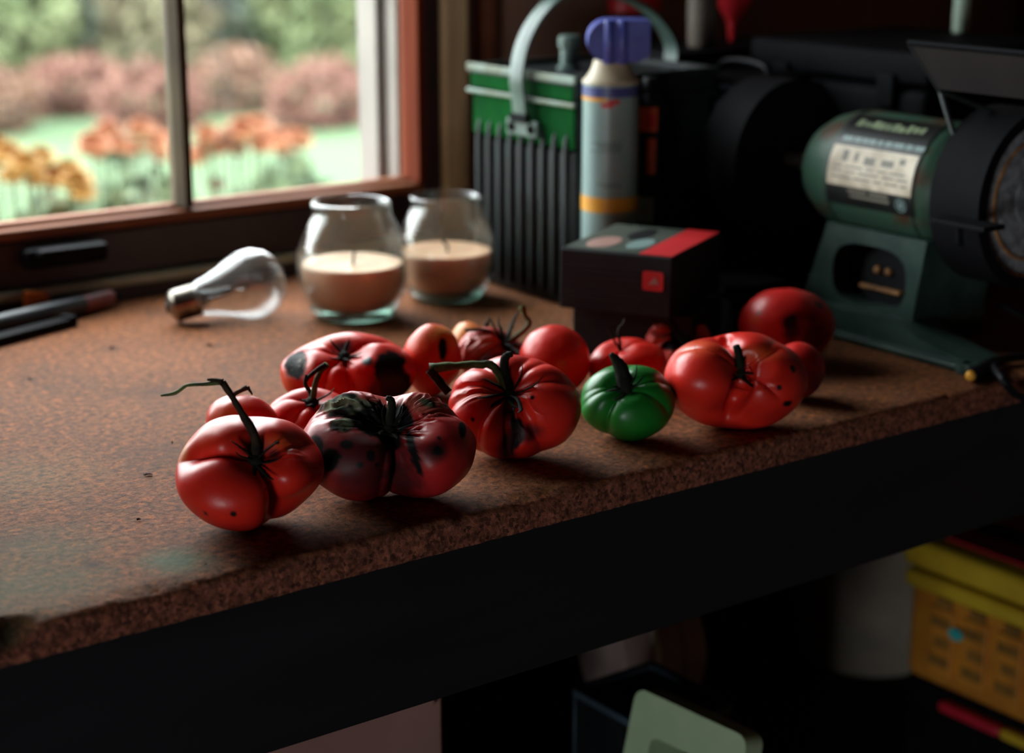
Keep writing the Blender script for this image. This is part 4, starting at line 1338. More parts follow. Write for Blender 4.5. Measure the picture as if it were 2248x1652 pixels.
# narrow dark bottle with orange label right of the aerosol
dc = np.array([1.052, 1.192, TZ])
ddep = proj(dc + np.array([0, 0, 0.1]))[2]
dc = dc + RT * (1422 - proj(dc + np.array([0, 0, 0.08]))[0]) * ddep / F_PX
dr = 29 * ddep / F_PX
d2 = thing('bottle', 'slim black bottle with orange label marks right of the aerosol', 'bottle', dc)
zd = lambda py: at_d(1422, py, ddep)[2] - TZ
mesh('body', *lathe([(dr * 0.92, 0.0004), (dr, 0.002), (dr, zd(222)), (dr * 0.9, zd(210)), (dr * 0.55, zd(196)), (dr * 0.5, zd(186))], dc, (0, 0, 1), 36), 'black_plastic', d2, 40)
mesh('cap', *lathe([(dr * 0.62, zd(196)), (dr * 0.64, zd(192)), (dr * 0.6, zd(166)), (dr * 0.5, zd(162)), (0, zd(161))], dc, (0, 0, 1), 28), 'black_plastic', d2, 40)
band('label_patch', zd(280), zd(226), 'label_orange', d2, 'orange label block', 60, 186, c=dc, r=dr)
band('label_stripe', zd(376), zd(296), 'label_orange', d2, 'orange label stripe', 66, 102, c=dc, r=dr)
band('label_patch', zd(486), zd(428), 'can_label', d2, 'pale label block', 70, 186, c=dc, r=dr)
band('label_mark', zd(270), zd(240), 'label_red', d2, None, 70, 110, c=dc, r=dr, eps=0.0007)

# ------------------------------------------------------------------ black boxes
mat('box_black', S((16, 17, 20)), 0.5, S((23, 24, 27)), 25, bump=0.0002, spec=0.25)
mat('box_print', S((58, 66, 60)), 0.5, S((76, 82, 72)), 18, spec=0.3)
mat('faint_print', S((34, 35, 36)), 0.6, S((42, 42, 42)), 60, spec=0.2)
mat('print_pink', S((170, 132, 122)), 0.5, S((150, 112, 104)), 40)
lb_ = np.array(at_z(1257, 776))
U1 = np.array([0.47, -0.88, 0])
U1 /= np.linalg.norm(U1)
U2 = np.array([-U1[1], U1[0], 0])
LH = 0.0405
lowb = thing('flat_box', 'flat dark box lying under the red labelled box', 'box', lb_ + U1 * 0.05 + U2 * 0.04)
mesh('carton', *obox(lb_ + U1 * 0.05 + U2 * 0.035 + np.array([0, 0, LH / 2 + 0.0003]), np.stack([U1, U2, np.array([0, 0, 1.0])]), (0.050, 0.035, LH / 2), 0.001), 'box_black', lowb)
mesh('lid_seam', *obox(lb_ + U1 * 0.05 + U2 * 0.035 + np.array([0, 0, LH * 0.7]), np.stack([U1, U2, np.array([0, 0, 1.0])]), (0.0504, 0.0354, 0.0005), 0.0), 'faint_print', lowb)
z0 = TZ + LH + 0.0006
BH = 0.0475
cA = np.array(at_z(1229, 544, z0 + BH))
cB = np.array(at_z(1475, 567, z0 + BH))
cC = np.array(at_z(1542, 506, z0 + BH))
V1 = (cB - cA)
wB = np.linalg.norm(V1)
V1 /= wB
V2 = np.array([-V1[1], V1[0], 0])
dB = (cC - cB) @ V2
ctb = cA + V1 * wB / 2 + V2 * dB / 2
rb = thing('carton_box', 'black carton with a red panel on its lid in front of the cans', 'box', (ctb[0], ctb[1], z0))
axb = np.stack([V1, V2, np.array([0, 0, 1.0])])
mesh('carton', *obox((ctb[0], ctb[1], z0 + BH / 2), axb, (wB / 2, dB / 2, BH / 2 - 0.0001), 0.0012), 'box_black', rb)
zt_ = z0 + BH + 0.0002
mesh('lid_print', *obox((*(cA + V1 * wB * 0.36 + V2 * dB * 0.5)[:2], zt_), axb, (wB * 0.34, dB * 0.46, 0.0003)), 'box_print', rb, label='grey green printed lid')
mesh('red_panel', *obox((*(cA + V1 * wB * 0.84 + V2 * dB * 0.5)[:2], zt_ + 0.0001), axb, (wB * 0.145, dB * 0.47, 0.0004)), 'label_red', rb, label='red panel on the lid')
for (a, b, ra, rb_, mm) in ((0.25, 0.30, 0.13, 0.2, 'print_pink'), (0.42, 0.66, 0.10, 0.2, 'box_black'), (0.56, 0.34, 0.10, 0.18, 'can_label')):
    o_ = cA + V1 * wB * a + V2 * dB * b
    mesh('picture', *prism([(wB * ra * math.cos(k * math.pi / 12), dB * rb_ * math.sin(k * math.pi / 12)) for k in range(24)], (o_[0], o_[1], zt_), V1, V2, (0, 0, 1), 0.0002, 0.0006), mm, rb)
fn = -V2
fo = lambda a, b: np.array([*(cA + V1 * wB * a)[:2], z0 + BH * b]) + fn * 0.0002
mesh('logo', *prism(rrect(0.0085, 0.0075, 0.002), fo(0.84, 0.60), V1, (0, 0, 1), fn, 0, 0.0004), 'label_red', rb, label='small red logo on the front')
mesh('logo_mark', *prism([(-0.004, -0.003), (0.005, -0.002), (0.002, 0.0035)], fo(0.84, 0.60), V1, (0, 0, 1), fn, 0.0004, 0.0007), 'print_pink', rb)
for b in (0.75, 0.66, 0.57, 0.30, 0.22):
    mesh('print_line', *prism([(-0.036, -0.0006), (0.026, -0.0006), (0.026, 0.0006), (-0.036, 0.0006)], fo(0.45, b), V1, (0, 0, 1), fn, 0, 0.0003), 'faint_print', rb)

# ------------------------------------------------------------------ bench grinder
mat('hammer_green', S((54, 74, 66)), 0.4, S((40, 60, 55)), 40, bump=0.0004, bscale=180, spec=0.35)
mat('rusty_green', S((58, 88, 72)), 0.45, S((80, 56, 40)), 26, bump=0.0004, bscale=120, lo=0.50, hi=0.66, spec=0.35)
mat('label_black', S((18, 20, 20)), 0.4, S((26, 28, 28)), 40)
mat('label_white', S((226, 214, 192)), 0.45, S((184, 170, 146)), 60)
mat('ink', S((120, 116, 104)), 0.5)
mat('ink_pale', S((150, 164, 128)), 0.5, S((120, 136, 110)), 60)
mat('wheel_stone', S((150, 150, 156)), 0.95, S((104, 104, 110)), 150, bump=0.001, bscale=400)
mat('rust', S((206, 146, 92)), 0.6, S((140, 96, 60)), 90, bump=0.0003)
mat('smoke_plastic', S((40, 39, 40)), 0.4, S((48, 46, 46)), 30)
GX, GZ = 1.148, 1.028
MR = 0.0515
mo = lambda y: np.array([GX, y, GZ])
gr = thing('bench_grinder', 'old green bench grinder with a metal rating plate', 'bench grinder', (GX, 0.98, TZ))
Y0, Y1 = 0.928, 1.092
body = [(0, 0), (0.030, 0.0), (0.043, 0.003), (0.049, 0.010), (MR, 0.018), (MR, 0.112), (0.0500, 0.122), (0.0455, 0.138), (0.0375, 0.152), (0.028, 0.160), (0, 0.162)]
mot = mesh('motor_housing', *lathe(body, mo(Y0), (0, 1, 0), 64), 'rusty_green', gr, 35, label='green hammered motor housing')
for yy in (0.020, 0.110):
    mesh('seam_band', *lathe([(MR - 0.001, yy), (MR + 0.0008, yy), (MR + 0.0008, yy + 0.002), (MR - 0.001, yy + 0.002)], mo(Y0), (0, 1, 0), 64), 'hammer_green', mot, 35)


def on_motor(name, y0_, y1_, a0, a1, r0, r1, m, parent, label=None):
    """curved plate on the housing: angle 0 faces the -X side, positive upwards"""
    n = max(1, int(abs(a1 - a0) / 4))
    V, Fb = [], []
    for rr in (r0, r1):
        for y in (y0_, y1_):
            for k in range(n + 1):
                a = math.radians(a0 + (a1 - a0) * k / n)
                V.append((GX - rr * math.cos(a), y, GZ + rr * math.sin(a)))
    m1 = n + 1
    for k in range(n):
        Fb += [[k, k + 1, m1 + k + 1, m1 + k], [2 * m1 + k, 3 * m1 + k, 3 * m1 + k + 1, 2 * m1 + k + 1], [k, 2 * m1 + k, 2 * m1 + k + 1, k + 1], [m1 + k, m1 + k + 1, 3 * m1 + k + 1, 3 * m1 + k]]
    Fb += [[0, m1, 3 * m1, 2 * m1], [n, 2 * m1 + n, 3 * m1 + n, m1 + n]]
    return mesh(name, V, Fb, m, parent, 60, label=label)


LY0, LY1 = 0.946, 1.038       # right (near) and left ends of the plate
pl = on_motor('rating_plate', LY0, LY1, -22, 72, MR + 0.0003, MR + 0.0009, 'label_black', gr, 'black and white rating plate')
on_motor('white_panel', LY0 + 0.001, LY1 - 0.001, -4, 32, MR + 0.0009, MR + 0.0013, 'label_white', pl)
rr = random.Random(5)
y = LY1 - 0.010
while y > LY0 + 0.010:                      # worn heading letters
    wl_ = rr.uniform(0.004, 0.007)
    on_motor('letter', y - wl_, y, 54 + rr.uniform(-1, 1), 62 + rr.uniform(-2, 2), MR + 0.0009, MR + 0.0012, 'ink_pale', pl)
    y -= wl_ + rr.uniform(0.001, 0.0022)
y = LY1 - 0.006
while y > LY0 + 0.008:
    wl_ = rr.uniform(0.005, 0.012)
    on_motor('letter', y - wl_, y, 36.5, 41.5, MR + 0.0009, MR + 0.0012, 'can_label', pl)
    y -= wl_ + rr.uniform(0.001, 0.003)
for a in (3, 8, 12.5):                      # small print on the white panel
    y = LY1 - 0.006
    while y > LY0 + 0.012:
        wl_ = rr.uniform(0.008, 0.022)
        on_motor('print_line', max(y - wl_, LY0 + 0.006), y, a, a + 1.6, MR + 0.0013, MR + 0.0015, 'ink', pl)
        y -= wl_ + rr.uniform(0.002, 0.004)
for (ya, wa, a, b) in ((LY1 - 0.014, 0.006, 18, 28), (LY1 - 0.027, 0.004, 19, 27), (LY1 - 0.038, 0.011, 17, 24), (LY1 - 0.056, 0.013, 18, 24), (LY1 - 0.074, 0.006, 22, 27)):
    on_motor('stamped_number', ya - wa, ya, a, b, MR + 0.0013, MR + 0.0015, 'ink', pl)
for (ya, wa, a) in ((LY1 - 0.024, 0.020, -9), (LY1 - 0.047, 0.020, -9), (LY1 - 0.026, 0.042, -13.5)):
    on_motor('print_line', ya - wa, ya, a, a + 2.6, MR + 0.0009, MR + 0.0012, 'ink', pl)
ca_ = math.radians(-13)
for k in range(12):
    a0_, a1_ = k * 30, k * 30 + 30
    yc, rad = LY0 + 0.012, 0.0058
    P4 = [(yc + rad * f * math.cos(math.radians(t)), math.degrees(ca_) + math.degrees(rad * f * math.sin(math.radians(t)) / MR)) for t in (a0_, a1_) for f in (0.8, 1.0)]
    if k == 0:
        Vr, Fr = [], []
    n0 = len(Vr)
    for (yy, aa) in P4:
        for r_ in (MR + 0.0009, MR + 0.0012):
            Vr.append((GX - r_ * math.cos(math.radians(aa)), yy, GZ + r_ * math.sin(math.radians(aa))))
    Fr += [[n0 + 1, n0 + 3, n0 + 7, n0 + 5], [n0, n0 + 2, n0 + 3, n0 + 1], [n0 + 4, n0 + 6, n0 + 7, n0 + 5]]
mesh('round_emblem', Vr, Fr, 'can_label', pl, label='small round emblem')
on_motor('emblem_mark', LY0 + 0.0095, LY0 + 0.0145, -16, -10, MR + 0.0009, MR + 0.0012, 'can_label', pl)

# pedestal with recessed switch
PX0, PX1 = 1.104, 1.192
outl = [(1.040, 0.985), (0.938, 0.985), (0.948, 0.930), (0.942, 0.918), (0.930, 0.912), (1.062, 0.912)]
fo_ = []
Oc = np.array([PX0, 0, 0])
cyx, czx = 0.993, 0.948
nseg = 24
outer_p, inner_p = [], []
corners = [(0.935, 0.990), (1.042, 0.990), (1.066, 0.922), (0.946, 0.922)]
for k in range(nseg):
    s_ = k / nseg * 4
    i_ = int(s_)
    f_ = s_ - i_
    a_, b_ = corners[i_], corners[(i_ + 1) % 4]
    outer_p.append((a_[0] + (b_[0] - a_[0]) * f_, a_[1] + (b_[1] - a_[1]) * f_))
for (yy, zz2) in outer_p:
    a_ = math.atan2(zz2 - czx + 0.004, (yy - cyx) * 0.62)
    e_ = 3.0
    cx_, sx_ = math.cos(a_), math.sin(a_)
    k_ = (abs(cx_) ** e_ + abs(sx_) ** e_) ** (-1 / e_)
    inner_p.append((cyx + 0.001 + 0.040 * k_ * cx_, czx + 0.004 + 0.0255 * k_ * sx_))
mesh('pedestal', *ring_prism(outer_p, inner_p, (PX0, 0, 0), (0, 1, 0), (0, 0, 1), (1, 0, 0), 0, PX1 - PX0), 'hammer_green', gr, 40, label='green pedestal with a recess')
sw = mesh('switch_plate', *box((PX0 + 0.020, cyx - 0.046, czx - 0.026), (PX0 + 0.024, cyx + 0.046, czx + 0.034), 0.001), 'black_plastic', gr)
for s in (-1, 1):
    mesh('switch_dot', *lathe([(0.0035, 0), (0.003, 0.003), (0, 0.0036)], (PX0 + 0.0200, cyx + 0.002 + 0.006 * s, czx + 0.006), (-1, 0, 0), 12), 'rust', sw, True)
mesh('switch_bar', *box((PX0 + 0.014, cyx - 0.020, czx - 0.0105), (PX0 + 0.020, cyx + 0.024, czx - 0.0075), 0.001), 'rust', sw)
# saddle between pedestal and motor
mesh('saddle', *box((PX0 + 0.014, 0.945, 0.980), (PX1 - 0.014, 1.035, 0.996), 0.003), 'hammer_green', gr)
bpts = [(0.874, 0.9005), (0.874, 0.906), (0.890, 0.909), (0.925, 0.915), (0.945, 0.924), (1.066, 0.924), (1.085, 0.914), (1.125, 0.908), (1.125, 0.9005)]
mesh('base', *prism(bpts, (0, 0, 0), (0, 1, 0), (0, 0, 1), (1, 0, 0), 1.090, 1.128), 'hammer_green', gr, 30)
mesh('base', *box((1.1285, 0.946, 0.9005), (1.196, 1.066, 0.922), 0.003), 'hammer_green', gr, 30)
mesh('base_lip', *box((1.080, 0.878, 0.9005), (1.094, 1.128, 0.9065), 0.002), 'hammer_green', gr)
for ey in (0.872, 1.130):
    for ex in (1.086,):
        ri_, ro_ = [[(r_ * math.cos(k * math.pi / 10), r_ * math.sin(k * math.pi / 10)) for k in range(20)] for r_ in (0.0045, 0.0095)]
        mesh('foot', *ring_prism(ro_, ri_, (ex, ey, TZ), (1, 0, 0), (0, 1, 0), (0, 0, 1), 0.0004, 0.0085), 'hammer_green', gr, 40)
# wheels and guards
for (yc, sgn) in ((0.889, -1), (1.1505, 1)):
    wc = mo(yc)
    mesh('shaft', *lathe([(0.007, -0.028), (0.007, 0.028)], wc - np.array([0, 0.008 * sgn, 0]), (0, 1, 0), 16), 'bulb_metal', gr, 40)
    wh = mesh('grinding_wheel', *lathe([(0.008, -0.0095), (0.020, -0.0095), (0.0205, -0.0085), (0.0570, -0.0085), (0.060, -0.0065), (0.060, 0.0065), (0.0570, 0.0085), (0.0205, 0.0085), (0.020, 0.0095), (0.008, 0.0095)], wc + np.array([0, 0.009 * sgn, 0]), (0, 1, 0), 64), 'wheel_stone', gr, 40, label='dark grinding wheel')
    mesh('wheel_nut', *lathe([(0, -0.004), (0.010, -0.004), (0.011, 0), (0.010, 0.005), (0, 0.0055)], wc + np.array([0, 0.0225 * sgn, 0]), (0, sgn, 0), 6), 'bulb_metal', wh)
    # guard: inner disc wall, wrap, outer ring with rusty edge
    fr = [math.radians(a) for a in np.linspace(-60, 230, 40)]
    R_ = 0.069
    mesh('guard_wall', *lathe([(0.012, 0), (R_, 0), (R_, 0.003), (0.012, 0.003), (0.012, 0)], wc + np.array([0, -sgn * 0.022, 0]), (0, 1, 0), 56), 'black_metal', gr, 40)
    mesh('guard_wrap', *ring_prism([(R_ * math.cos(t), R_ * math.sin(t)) for t in np.linspace(0.9, 0.9 + 5.0, 44)] + [(0.0668 * math.cos(t), 0.0668 * math.sin(t)) for t in np.linspace(5.9, 0.9, 44)],
                                   [(0.0680 * math.cos(t), 0.0680 * math.sin(t)) for t in np.linspace(0.9, 0.9 + 5.0, 44)] + [(0.0679 * math.cos(t), 0.0679 * math.sin(t)) for t in np.linspace(5.9, 0.9, 44)],
                                   wc, (1, 0, 0), (0, 0, 1), (0, 1, 0), -0.022, 0.022), 'black_metal', gr, 40)
    og, ig = [[(r_ * math.cos(k * math.pi / 24), r_ * math.sin(k * math.pi / 24)) for k in range(48)] for r_ in (0.0686, 0.060)]
    mesh('guard_cover', *ring_prism(og, ig, wc, (1, 0, 0), (0, 0, 1), (0, 1, 0), sgn * 0.0195, sgn * 0.0225), 'black_metal', gr, 40)
    oe, ie = [[(r_ * math.cos(k * math.pi / 24), r_ * math.sin(k * math.pi / 24)) for k in range(48)] for r_ in (0.0600, 0.0580)]
    mesh('worn_rim', *ring_prism(oe, ie, wc, (1, 0, 0), (0, 0, 1), (0, 1, 0), sgn * 0.0165, sgn * 0.0200), 'rust', gr, 40, label='rusty worn rim')
    oe, ie = [[(r_ * math.cos(k * math.pi / 24), r_ * math.sin(k * math.pi / 24)) for k in range(48)] for r_ in (0.0475, 0.0455)]
    mesh('worn_rim', *ring_prism(oe, ie, wc, (1, 0, 0), (0, 0, 1), (0, 1, 0), sgn * 0.0165, sgn * 0.0192), 'rust', gr, 40)
# eye shield over the near wheel and its arm
sa, sb_ = at_x(2060, 104, 1.11), at_x(2245, 128, 1.11)
ay = at_x(2064, 195, 1.115)
ab = at_x(2112, 345, 1.10)
mesh('shield_arm', *tube(smooth_path([ay, (ay + ab) / 2 + np.array([-0.002, 0, 0.002]), ab, ab + np.array([0.02, -0.005, -0.03])]), [0.0026, 0.0024, 0.002, 0.002], 8), 'can_dark', gr, True)
sv = np.array([0.45, 0, -0.89])
sv /= np.linalg.norm(sv)
su = np.array([0, -1.0, 0])
so = np.array([1.085, (sa[1] + 0.80) / 2, 1.128])
wsh = (sa[1] - 0.80) / 2
shd = mesh('eye_shield', *prism([(-wsh + 0.002, 0.018), (-wsh + 0.018, -0.018), (wsh - 0.018, -0.018), (wsh - 0.002, 0.018)], so, su, -sv, np.cross(su, -sv), -0.0012, 0.0012), 'smoke_plastic', gr, label='smoky grey eye shield')
mesh('shield_frame', *tube([so + su * -wsh - sv * 0.020, so + su * wsh - sv * 0.020], 0.0025, 8), 'black_metal', shd)
mesh('shield_bracket', *tube([so + su * -wsh - sv * 0.020, so + su * (-wsh + 0.018) + sv * 0.020, np.array([GX - 0.02, 0.900, GZ + 0.066])], 0.002, 8), 'can_dark', shd)
# tool rest
mesh('tool_rest', *box((1.060, 0.845, 1.016), (1.084, 0.896, 1.020), 0.001), 'black_metal', gr)
mesh('rest_arm', *tube([(1.080, 0.884, 1.017), (1.086, 0.888, 1.000), (1.106, 0.889, 0.990)], 0.003, 8), 'black_metal', gr)
mesh('power_cord', *tube(smooth_path([(1.19, 0.93, 0.93), (1.20, 0.885, 0.912), (1.165, 0.862, 0.906), tuple(at_z(2186, 792, 0.906)), tuple(at_y(2200, 830, 0.835)), tuple(at_y(2226, 862, 0.832)), tuple(at_y(2262, 900, 0.832)), tuple(at_y(2320, 1100, 0.836)), tuple(at_y(2330, 1300, 0.838))], 6), 0.0032, 8), 'black_plastic', gr, True, label='black power cord')
# marker in front of the grinder foot
m0, m1_ = at_z(2128, 826, TZ + 0.0055), at_z(2182, 795, TZ + 0.0055)
mk = thing('marker_pen', 'short black marker with a yellow end by the grinder foot', 'pen', (m0[0], m0[1], TZ))
mesh('barrel', *tube([m0 + (m1_ - m0) * 0.06, m0 + (m1_ - m0) * 0.12, m1_], [0.0045, 0.0052, 0.0052], 12), 'black_plastic', mk, 40)
mesh('end_plug', *lathe([(0, -0.0005), (0.003, 0), (0.0040, 0.0015), (0.0040, 0.006)], m0, (m1_ - m0), 12), 'label_yellow', mk, True, label='yellow end plug')

# ------------------------------------------------------------------ things further back on the right
mat('case_black', S((9, 9, 12)), 0.7, S((14, 14, 17)), 20, bump=0.0003, spec=0.1)
mat('case_label', S((66, 72, 78)), 0.5, S((50, 55, 60)), 40)
mat('pale_bottle', S((206, 226, 204)), 0.4, S((180, 204, 182)), 30)
mat('cup_grey', S((116, 104, 94)), 0.5, S((90, 80, 72)), 20)
cs = thing('tool_case', 'black tool case with latches behind the grinder motor', 'case', (1.33, 1.215, TZ))
CX0, CX1, CY0, CY1, CZ1 = 1.235, 1.44, 1.055, 1.275, 1.150
mesh('shell', *box((CX0, CY0, TZ + 0.0005), (CX1, CY1, 1.088), 0.010, 3), 'case_black', cs, 40)
mesh('lid', *box((CX0 - 0.002, CY0 - 0.002, 1.090), (CX1 + 0.002, CY1 + 0.002, 1.120), 0.006, 3), 'case_black', cs, 40)
for yy in (1.10, 1.23):
    mesh('latch', *box((CX0 - 0.006, yy - 0.010, 1.070), (CX0 - 0.0005, yy + 0.010, 1.100), 0.002), 'black_metal', cs)

bt = thing('battery_box', 'black battery box with a dim grey label right of the green can', 'box', (1.185, 1.25, TZ))
mesh('case', *box((1.145, 1.190, TZ + 0.0005), (1.228, 1.276, 1.082), 0.004, 2), 'case_black', bt, 40)
mesh('lid', *box((1.144, 1.188, 1.083), (1.230, 1.278, 1.092), 0.003, 2), 'case_black', bt, 40)
L4 = [at_x(x, y, 1.145 - 0.0008) for x, y in ((1504, 188), (1632, 183), (1652, 232), (1546, 258))]
mesh('label', *prism([(p[1], p[2]) for p in L4], (1.145 - 0.0002, 0, 0), (0, 1, 0), (0, 0, 1), (-1, 0, 0), 0, 0.0008), 'case_label', bt, label='dim grey label')
Lc = np.mean(L4, axis=0)
mesh('label_print', *prism([(p[1] * 0.55 + Lc[1] * 0.45, p[2] * 0.4 + Lc[2] * 0.6 + 0.003) for p in L4], (1.145 - 0.0011, 0, 0), (0, 1, 0), (0, 0, 1), (-1, 0, 0), 0, 0.0004), 'case_black', bt)
mesh('handle', *tube(smooth_path([(1.186, 1.200, 1.092), (1.186, 1.207, 1.100), (1.186, 1.233, 1.103), (1.186, 1.259, 1.100), (1.186, 1.266, 1.092)]), 0.003, 8), 'black_plastic', bt, True)

bn = thing('shade_block', 'low black block standing in for shade between the carton and the grinder', 'tin', (1.040, 1.085, TZ))  # black block added where the bench top only lies in shade
mesh('shade_base', *box((1.010, 1.052, TZ + 0.0005), (1.070, 1.120, 0.934), 0.004, 2), 'case_black', bn, 40)
mesh('shade_lid', *box((1.0085, 1.0505, 0.9345), (1.0715, 1.1215, 0.944), 0.003, 2), 'case_black', bn, 40)

# cup, brass knob, red things standing on the case lid
tbx = thing('tall_box', 'tall black box behind the green can carrying cup and funnel', 'box', (1.24, 1.338, TZ))
mesh('box_shell', *box((1.148, 1.284, TZ + 0.0005), (1.335, 1.393, 1.098), 0.004, 2), 'case_black', tbx, 40)
mesh('box_lid', *box((1.146, 1.282, 1.0985), (1.337, 1.395, 1.1075), 0.002, 2), 'case_black', tbx, 40)
kz = 1.1078
cu = at_z(1540, 104, kz)
cup = thing('metal_cup', 'dull grey metal cup standing on the tall black box', 'cup', cu)
mesh('cup_body', *lathe([(0, 0.0003), (0.0125, 0.0003), (0.0135, 0.002), (0.0145, 0.030), (0.0150, 0.060), (0.0138, 0.060), (0.0130, 0.004), (0, 0.004)], cu, (0, 0, 1), 32), 'cup_grey', cup, 40)
mesh('cup_rim', *lathe([(0.0138, 0.0595), (0.0154, 0.0595), (0.0154, 0.062), (0.0138, 0.062), (0.0138, 0.0595)], cu, (0, 0, 1), 32), 'cup_grey', cup, 40)
kb = at_z(1569, 101, kz)
kn = thing('brass_knob', 'tiny brass knob beside the grey cup', 'knob', kb)
mat('brass', S((196, 160, 92)), 0.3, S((160, 126, 70)), 60, metallic=0.8)
mesh('knob_stem', *lathe([(0.0035, 0.0003), (0.002, 0.001), (0.002, 0.004)], kb, (0, 0, 1), 12), 'brass', kn, 40)
mesh('knob_head', *lathe([(0, 0.003), (0.003, 0.0038), (0.0042, 0.0065), (0.003, 0.0095), (0, 0.0103)], kb, (0, 0, 1), 16), 'brass', kn, True)
fb = at_z(1608, 92, kz)
fu = thing('funnel', 'red plastic funnel standing spout down on the tall black box', 'funnel', fb)
mat('red_plastic', S((196, 36, 44)), 0.4, S((176, 30, 38)), 30)
mesh('spout', *lathe([(0.003, 0.0004), (0.0042, 0.002), (0.0062, 0.020), (0.0048, 0.020), (0.0024, 0.002), (0.003, 0.0004)], fb, (0, 0, 1), 24), 'red_plastic', fu, 40)
mesh('cone', *lathe([(0.0060, 0.019), (0.010, 0.026), (0.034, 0.068), (0.035, 0.078), (0.0336, 0.078), (0.0326, 0.069), (0.0090, 0.027), (0.0048, 0.020), (0.0060, 0.019)], fb, (0, 0, 1), 40), 'red_plastic', fu, 40)
# second red lid behind the aerosol, on a dark bottle
rb2 = at_z(1384, 520)
db = thing('dark_bottle', 'dark bottle with a red lid behind the aerosol cap', 'bottle', rb2)
zb = lambda py: at_d(1384, py, proj(rb2 + np.array([0, 0, .15]))[2])[2] - TZ
mesh('bottle_body', *lathe([(0, 0.0004), (0.026, 0.0004), (0.027, 0.002), (0.027, zb(130)), (0.024, zb(100)), (0.020, zb(62)), (0.019, zb(24))], rb2, (0, 0, 1), 36), 'case_black', db, 40)
mesh('lid', *lathe([(0.019, zb(25)), (0.0275, zb(22)), (0.0275, zb(-30)), (0.025, zb(-40)), (0, zb(-41))], rb2, (0, 0, 1), 36), 'red_plastic', db, 40, label='red lid')

# slanted dark saw blade behind the grinder
s0, s1 = at_x(1805, 55, 1.93), at_x(1945, 168, 1.93)
sw_ = thing('hand_saw', 'dark hand saw hanging on the wall behind the grinder', 'saw', (float(s0[0]), float(s0[1]), float(s0[2])))
du = (s1 - s0) / np.linalg.norm(s1 - s0)
mat('blade', S((52, 50, 52)), 0.5, S((36, 35, 38)), 20, metallic=0.4)
pv = np.cross(np.array([-1.0, 0, 0]), du)
if pv[2] > 0:
    pv = -pv
bo = s0 + np.array([0, 0, 0])
teeth = [(0.0, 0.0), (0.36, 0.0)] + [(0.36 - 0.008 * k, 0.060 - 0.0012 * (k % 2) * 3 + 0.0006 * k) for k in range(46)]
mesh('blade', *prism(teeth, bo, du, pv, (1, 0, 0), 0, 0.0015), 'blade', sw_)
hx_ = bo - du * 0.02 + pv * 0.045
oh = rrect(0.055, 0.045, 0.02)
ih = rrect(0.030, 0.020, 0.012)
mesh('handle', *ring_prism(oh, ih, hx_ - du * 0.03, du, pv, (1, 0, 0), -0.009, 0.011), 'case_black', sw_, 40)

# pale bottle at the top right
pb = np.array([*at_z(2112, 58, 1.1215)[:2], 1.1204])
pb[:2] = (1.412, 1.171)
pbt = thing('slim_bottle', 'pale green slim bottle standing on the black tool case', 'bottle', pb)
mesh('bottle_body', *lathe([(0.0065, 0.0003), (0.0078, 0.0015), (0.0078, 0.070), (0.006, 0.078), (0.004, 0.084)], pb, (0, 0, 1), 24), 'pale_bottle', pbt, 40)
mesh('bottle_cap', *lathe([(0.005, 0.083), (0.0052, 0.084), (0.0045, 0.104), (0, 0.105)], pb, (0, 0, 1), 20), 'black_plastic', pbt, 40)

# ------------------------------------------------------------------ under the bench
mat('tub_yellow', S((214, 178, 48)), 0.45, S((196, 158, 44)), 20)
mat('tub_orange', S((204, 132, 44)), 0.5, S((180, 112, 40)), 26)
mat('tub_red', S((190, 34, 54)), 0.45, S((166, 28, 46)), 20)
mat('tub_print', S((120, 84, 40)), 0.5, S((150, 104, 46)), 60)
mat('cyan', S((60, 170, 170)), 0.5)
TX = 1.30
a_, b_ = at_x(1985, 1230, TX), at_x(1992, 1478, TX)
ty1, tzt, tzb = a_[1], a_[2], b_[2] - 0.004
tw_ = 0.26
tub = thing('storage_tub', 'yellow box with a red striped lid and orange panels on the lower shelf', 'box', (TX + 0.08, ty1 - tw_ / 2, tzb))
bz0 = b_[2] - 0.004
mesh('body', *box((TX + 0.004, ty1 - tw_ + 0.004, tzb), (TX + 0.164, ty1 - 0.004, tzt - 0.006), 0.012, 4), 'tub_orange', tub, 40)
mesh('rim', *box((TX - 0.001, ty1 - tw_, tzt - 0.024), (TX + 0.168, ty1, tzt - 0.006), 0.006, 3), 'tub_yellow', tub, 40)
ld = mesh('lid', *box((TX - 0.003, ty1 - tw_ - 0.002, tzt - 0.002), (TX + 0.170, ty1 + 0.002, tzt + 0.026), 0.008, 3), 'tub_yellow', tub, 40, label='yellow lid')
mesh('lid_panel', *box((TX + 0.022, ty1 - tw_ + 0.015, tzt + 0.0262), (TX + 0.060, ty1 - 0.03, tzt + 0.029), 0.001), 'tub_red', ld, label='red panel')
mesh('lid_panel', *box((TX + 0.066, ty1 - tw_ + 0.015, tzt + 0.0262), (TX + 0.090, ty1 - 0.03, tzt + 0.029), 0.001), 'case_black', ld)
mesh('lid_panel', *box((TX + 0.096, ty1 - tw_ + 0.015, tzt + 0.0262), (TX + 0.120, ty1 - 0.03, tzt + 0.029), 0.001), 'tub_red', ld)
for k in range(5):
    yk = ty1 - 0.050 - k * 0.040
    mesh('side_panel', *box((TX - 0.0005, yk - 0.015, bz0 + 0.014), (TX + 0.006, yk + 0.015, tzt - 0.034), 0.002), 'tub_orange', tub)
    for j in range(4):
        mesh('print_block', *box((TX - 0.0012, yk - 0.012, bz0 + 0.026 + j * 0.020), (TX - 0.0004, yk + 0.012 - (j % 2) * 0.006, bz0 + 0.036 + j * 0.020)), 'tub_print', tub)
ck = at_x(2100, 1392, TX)
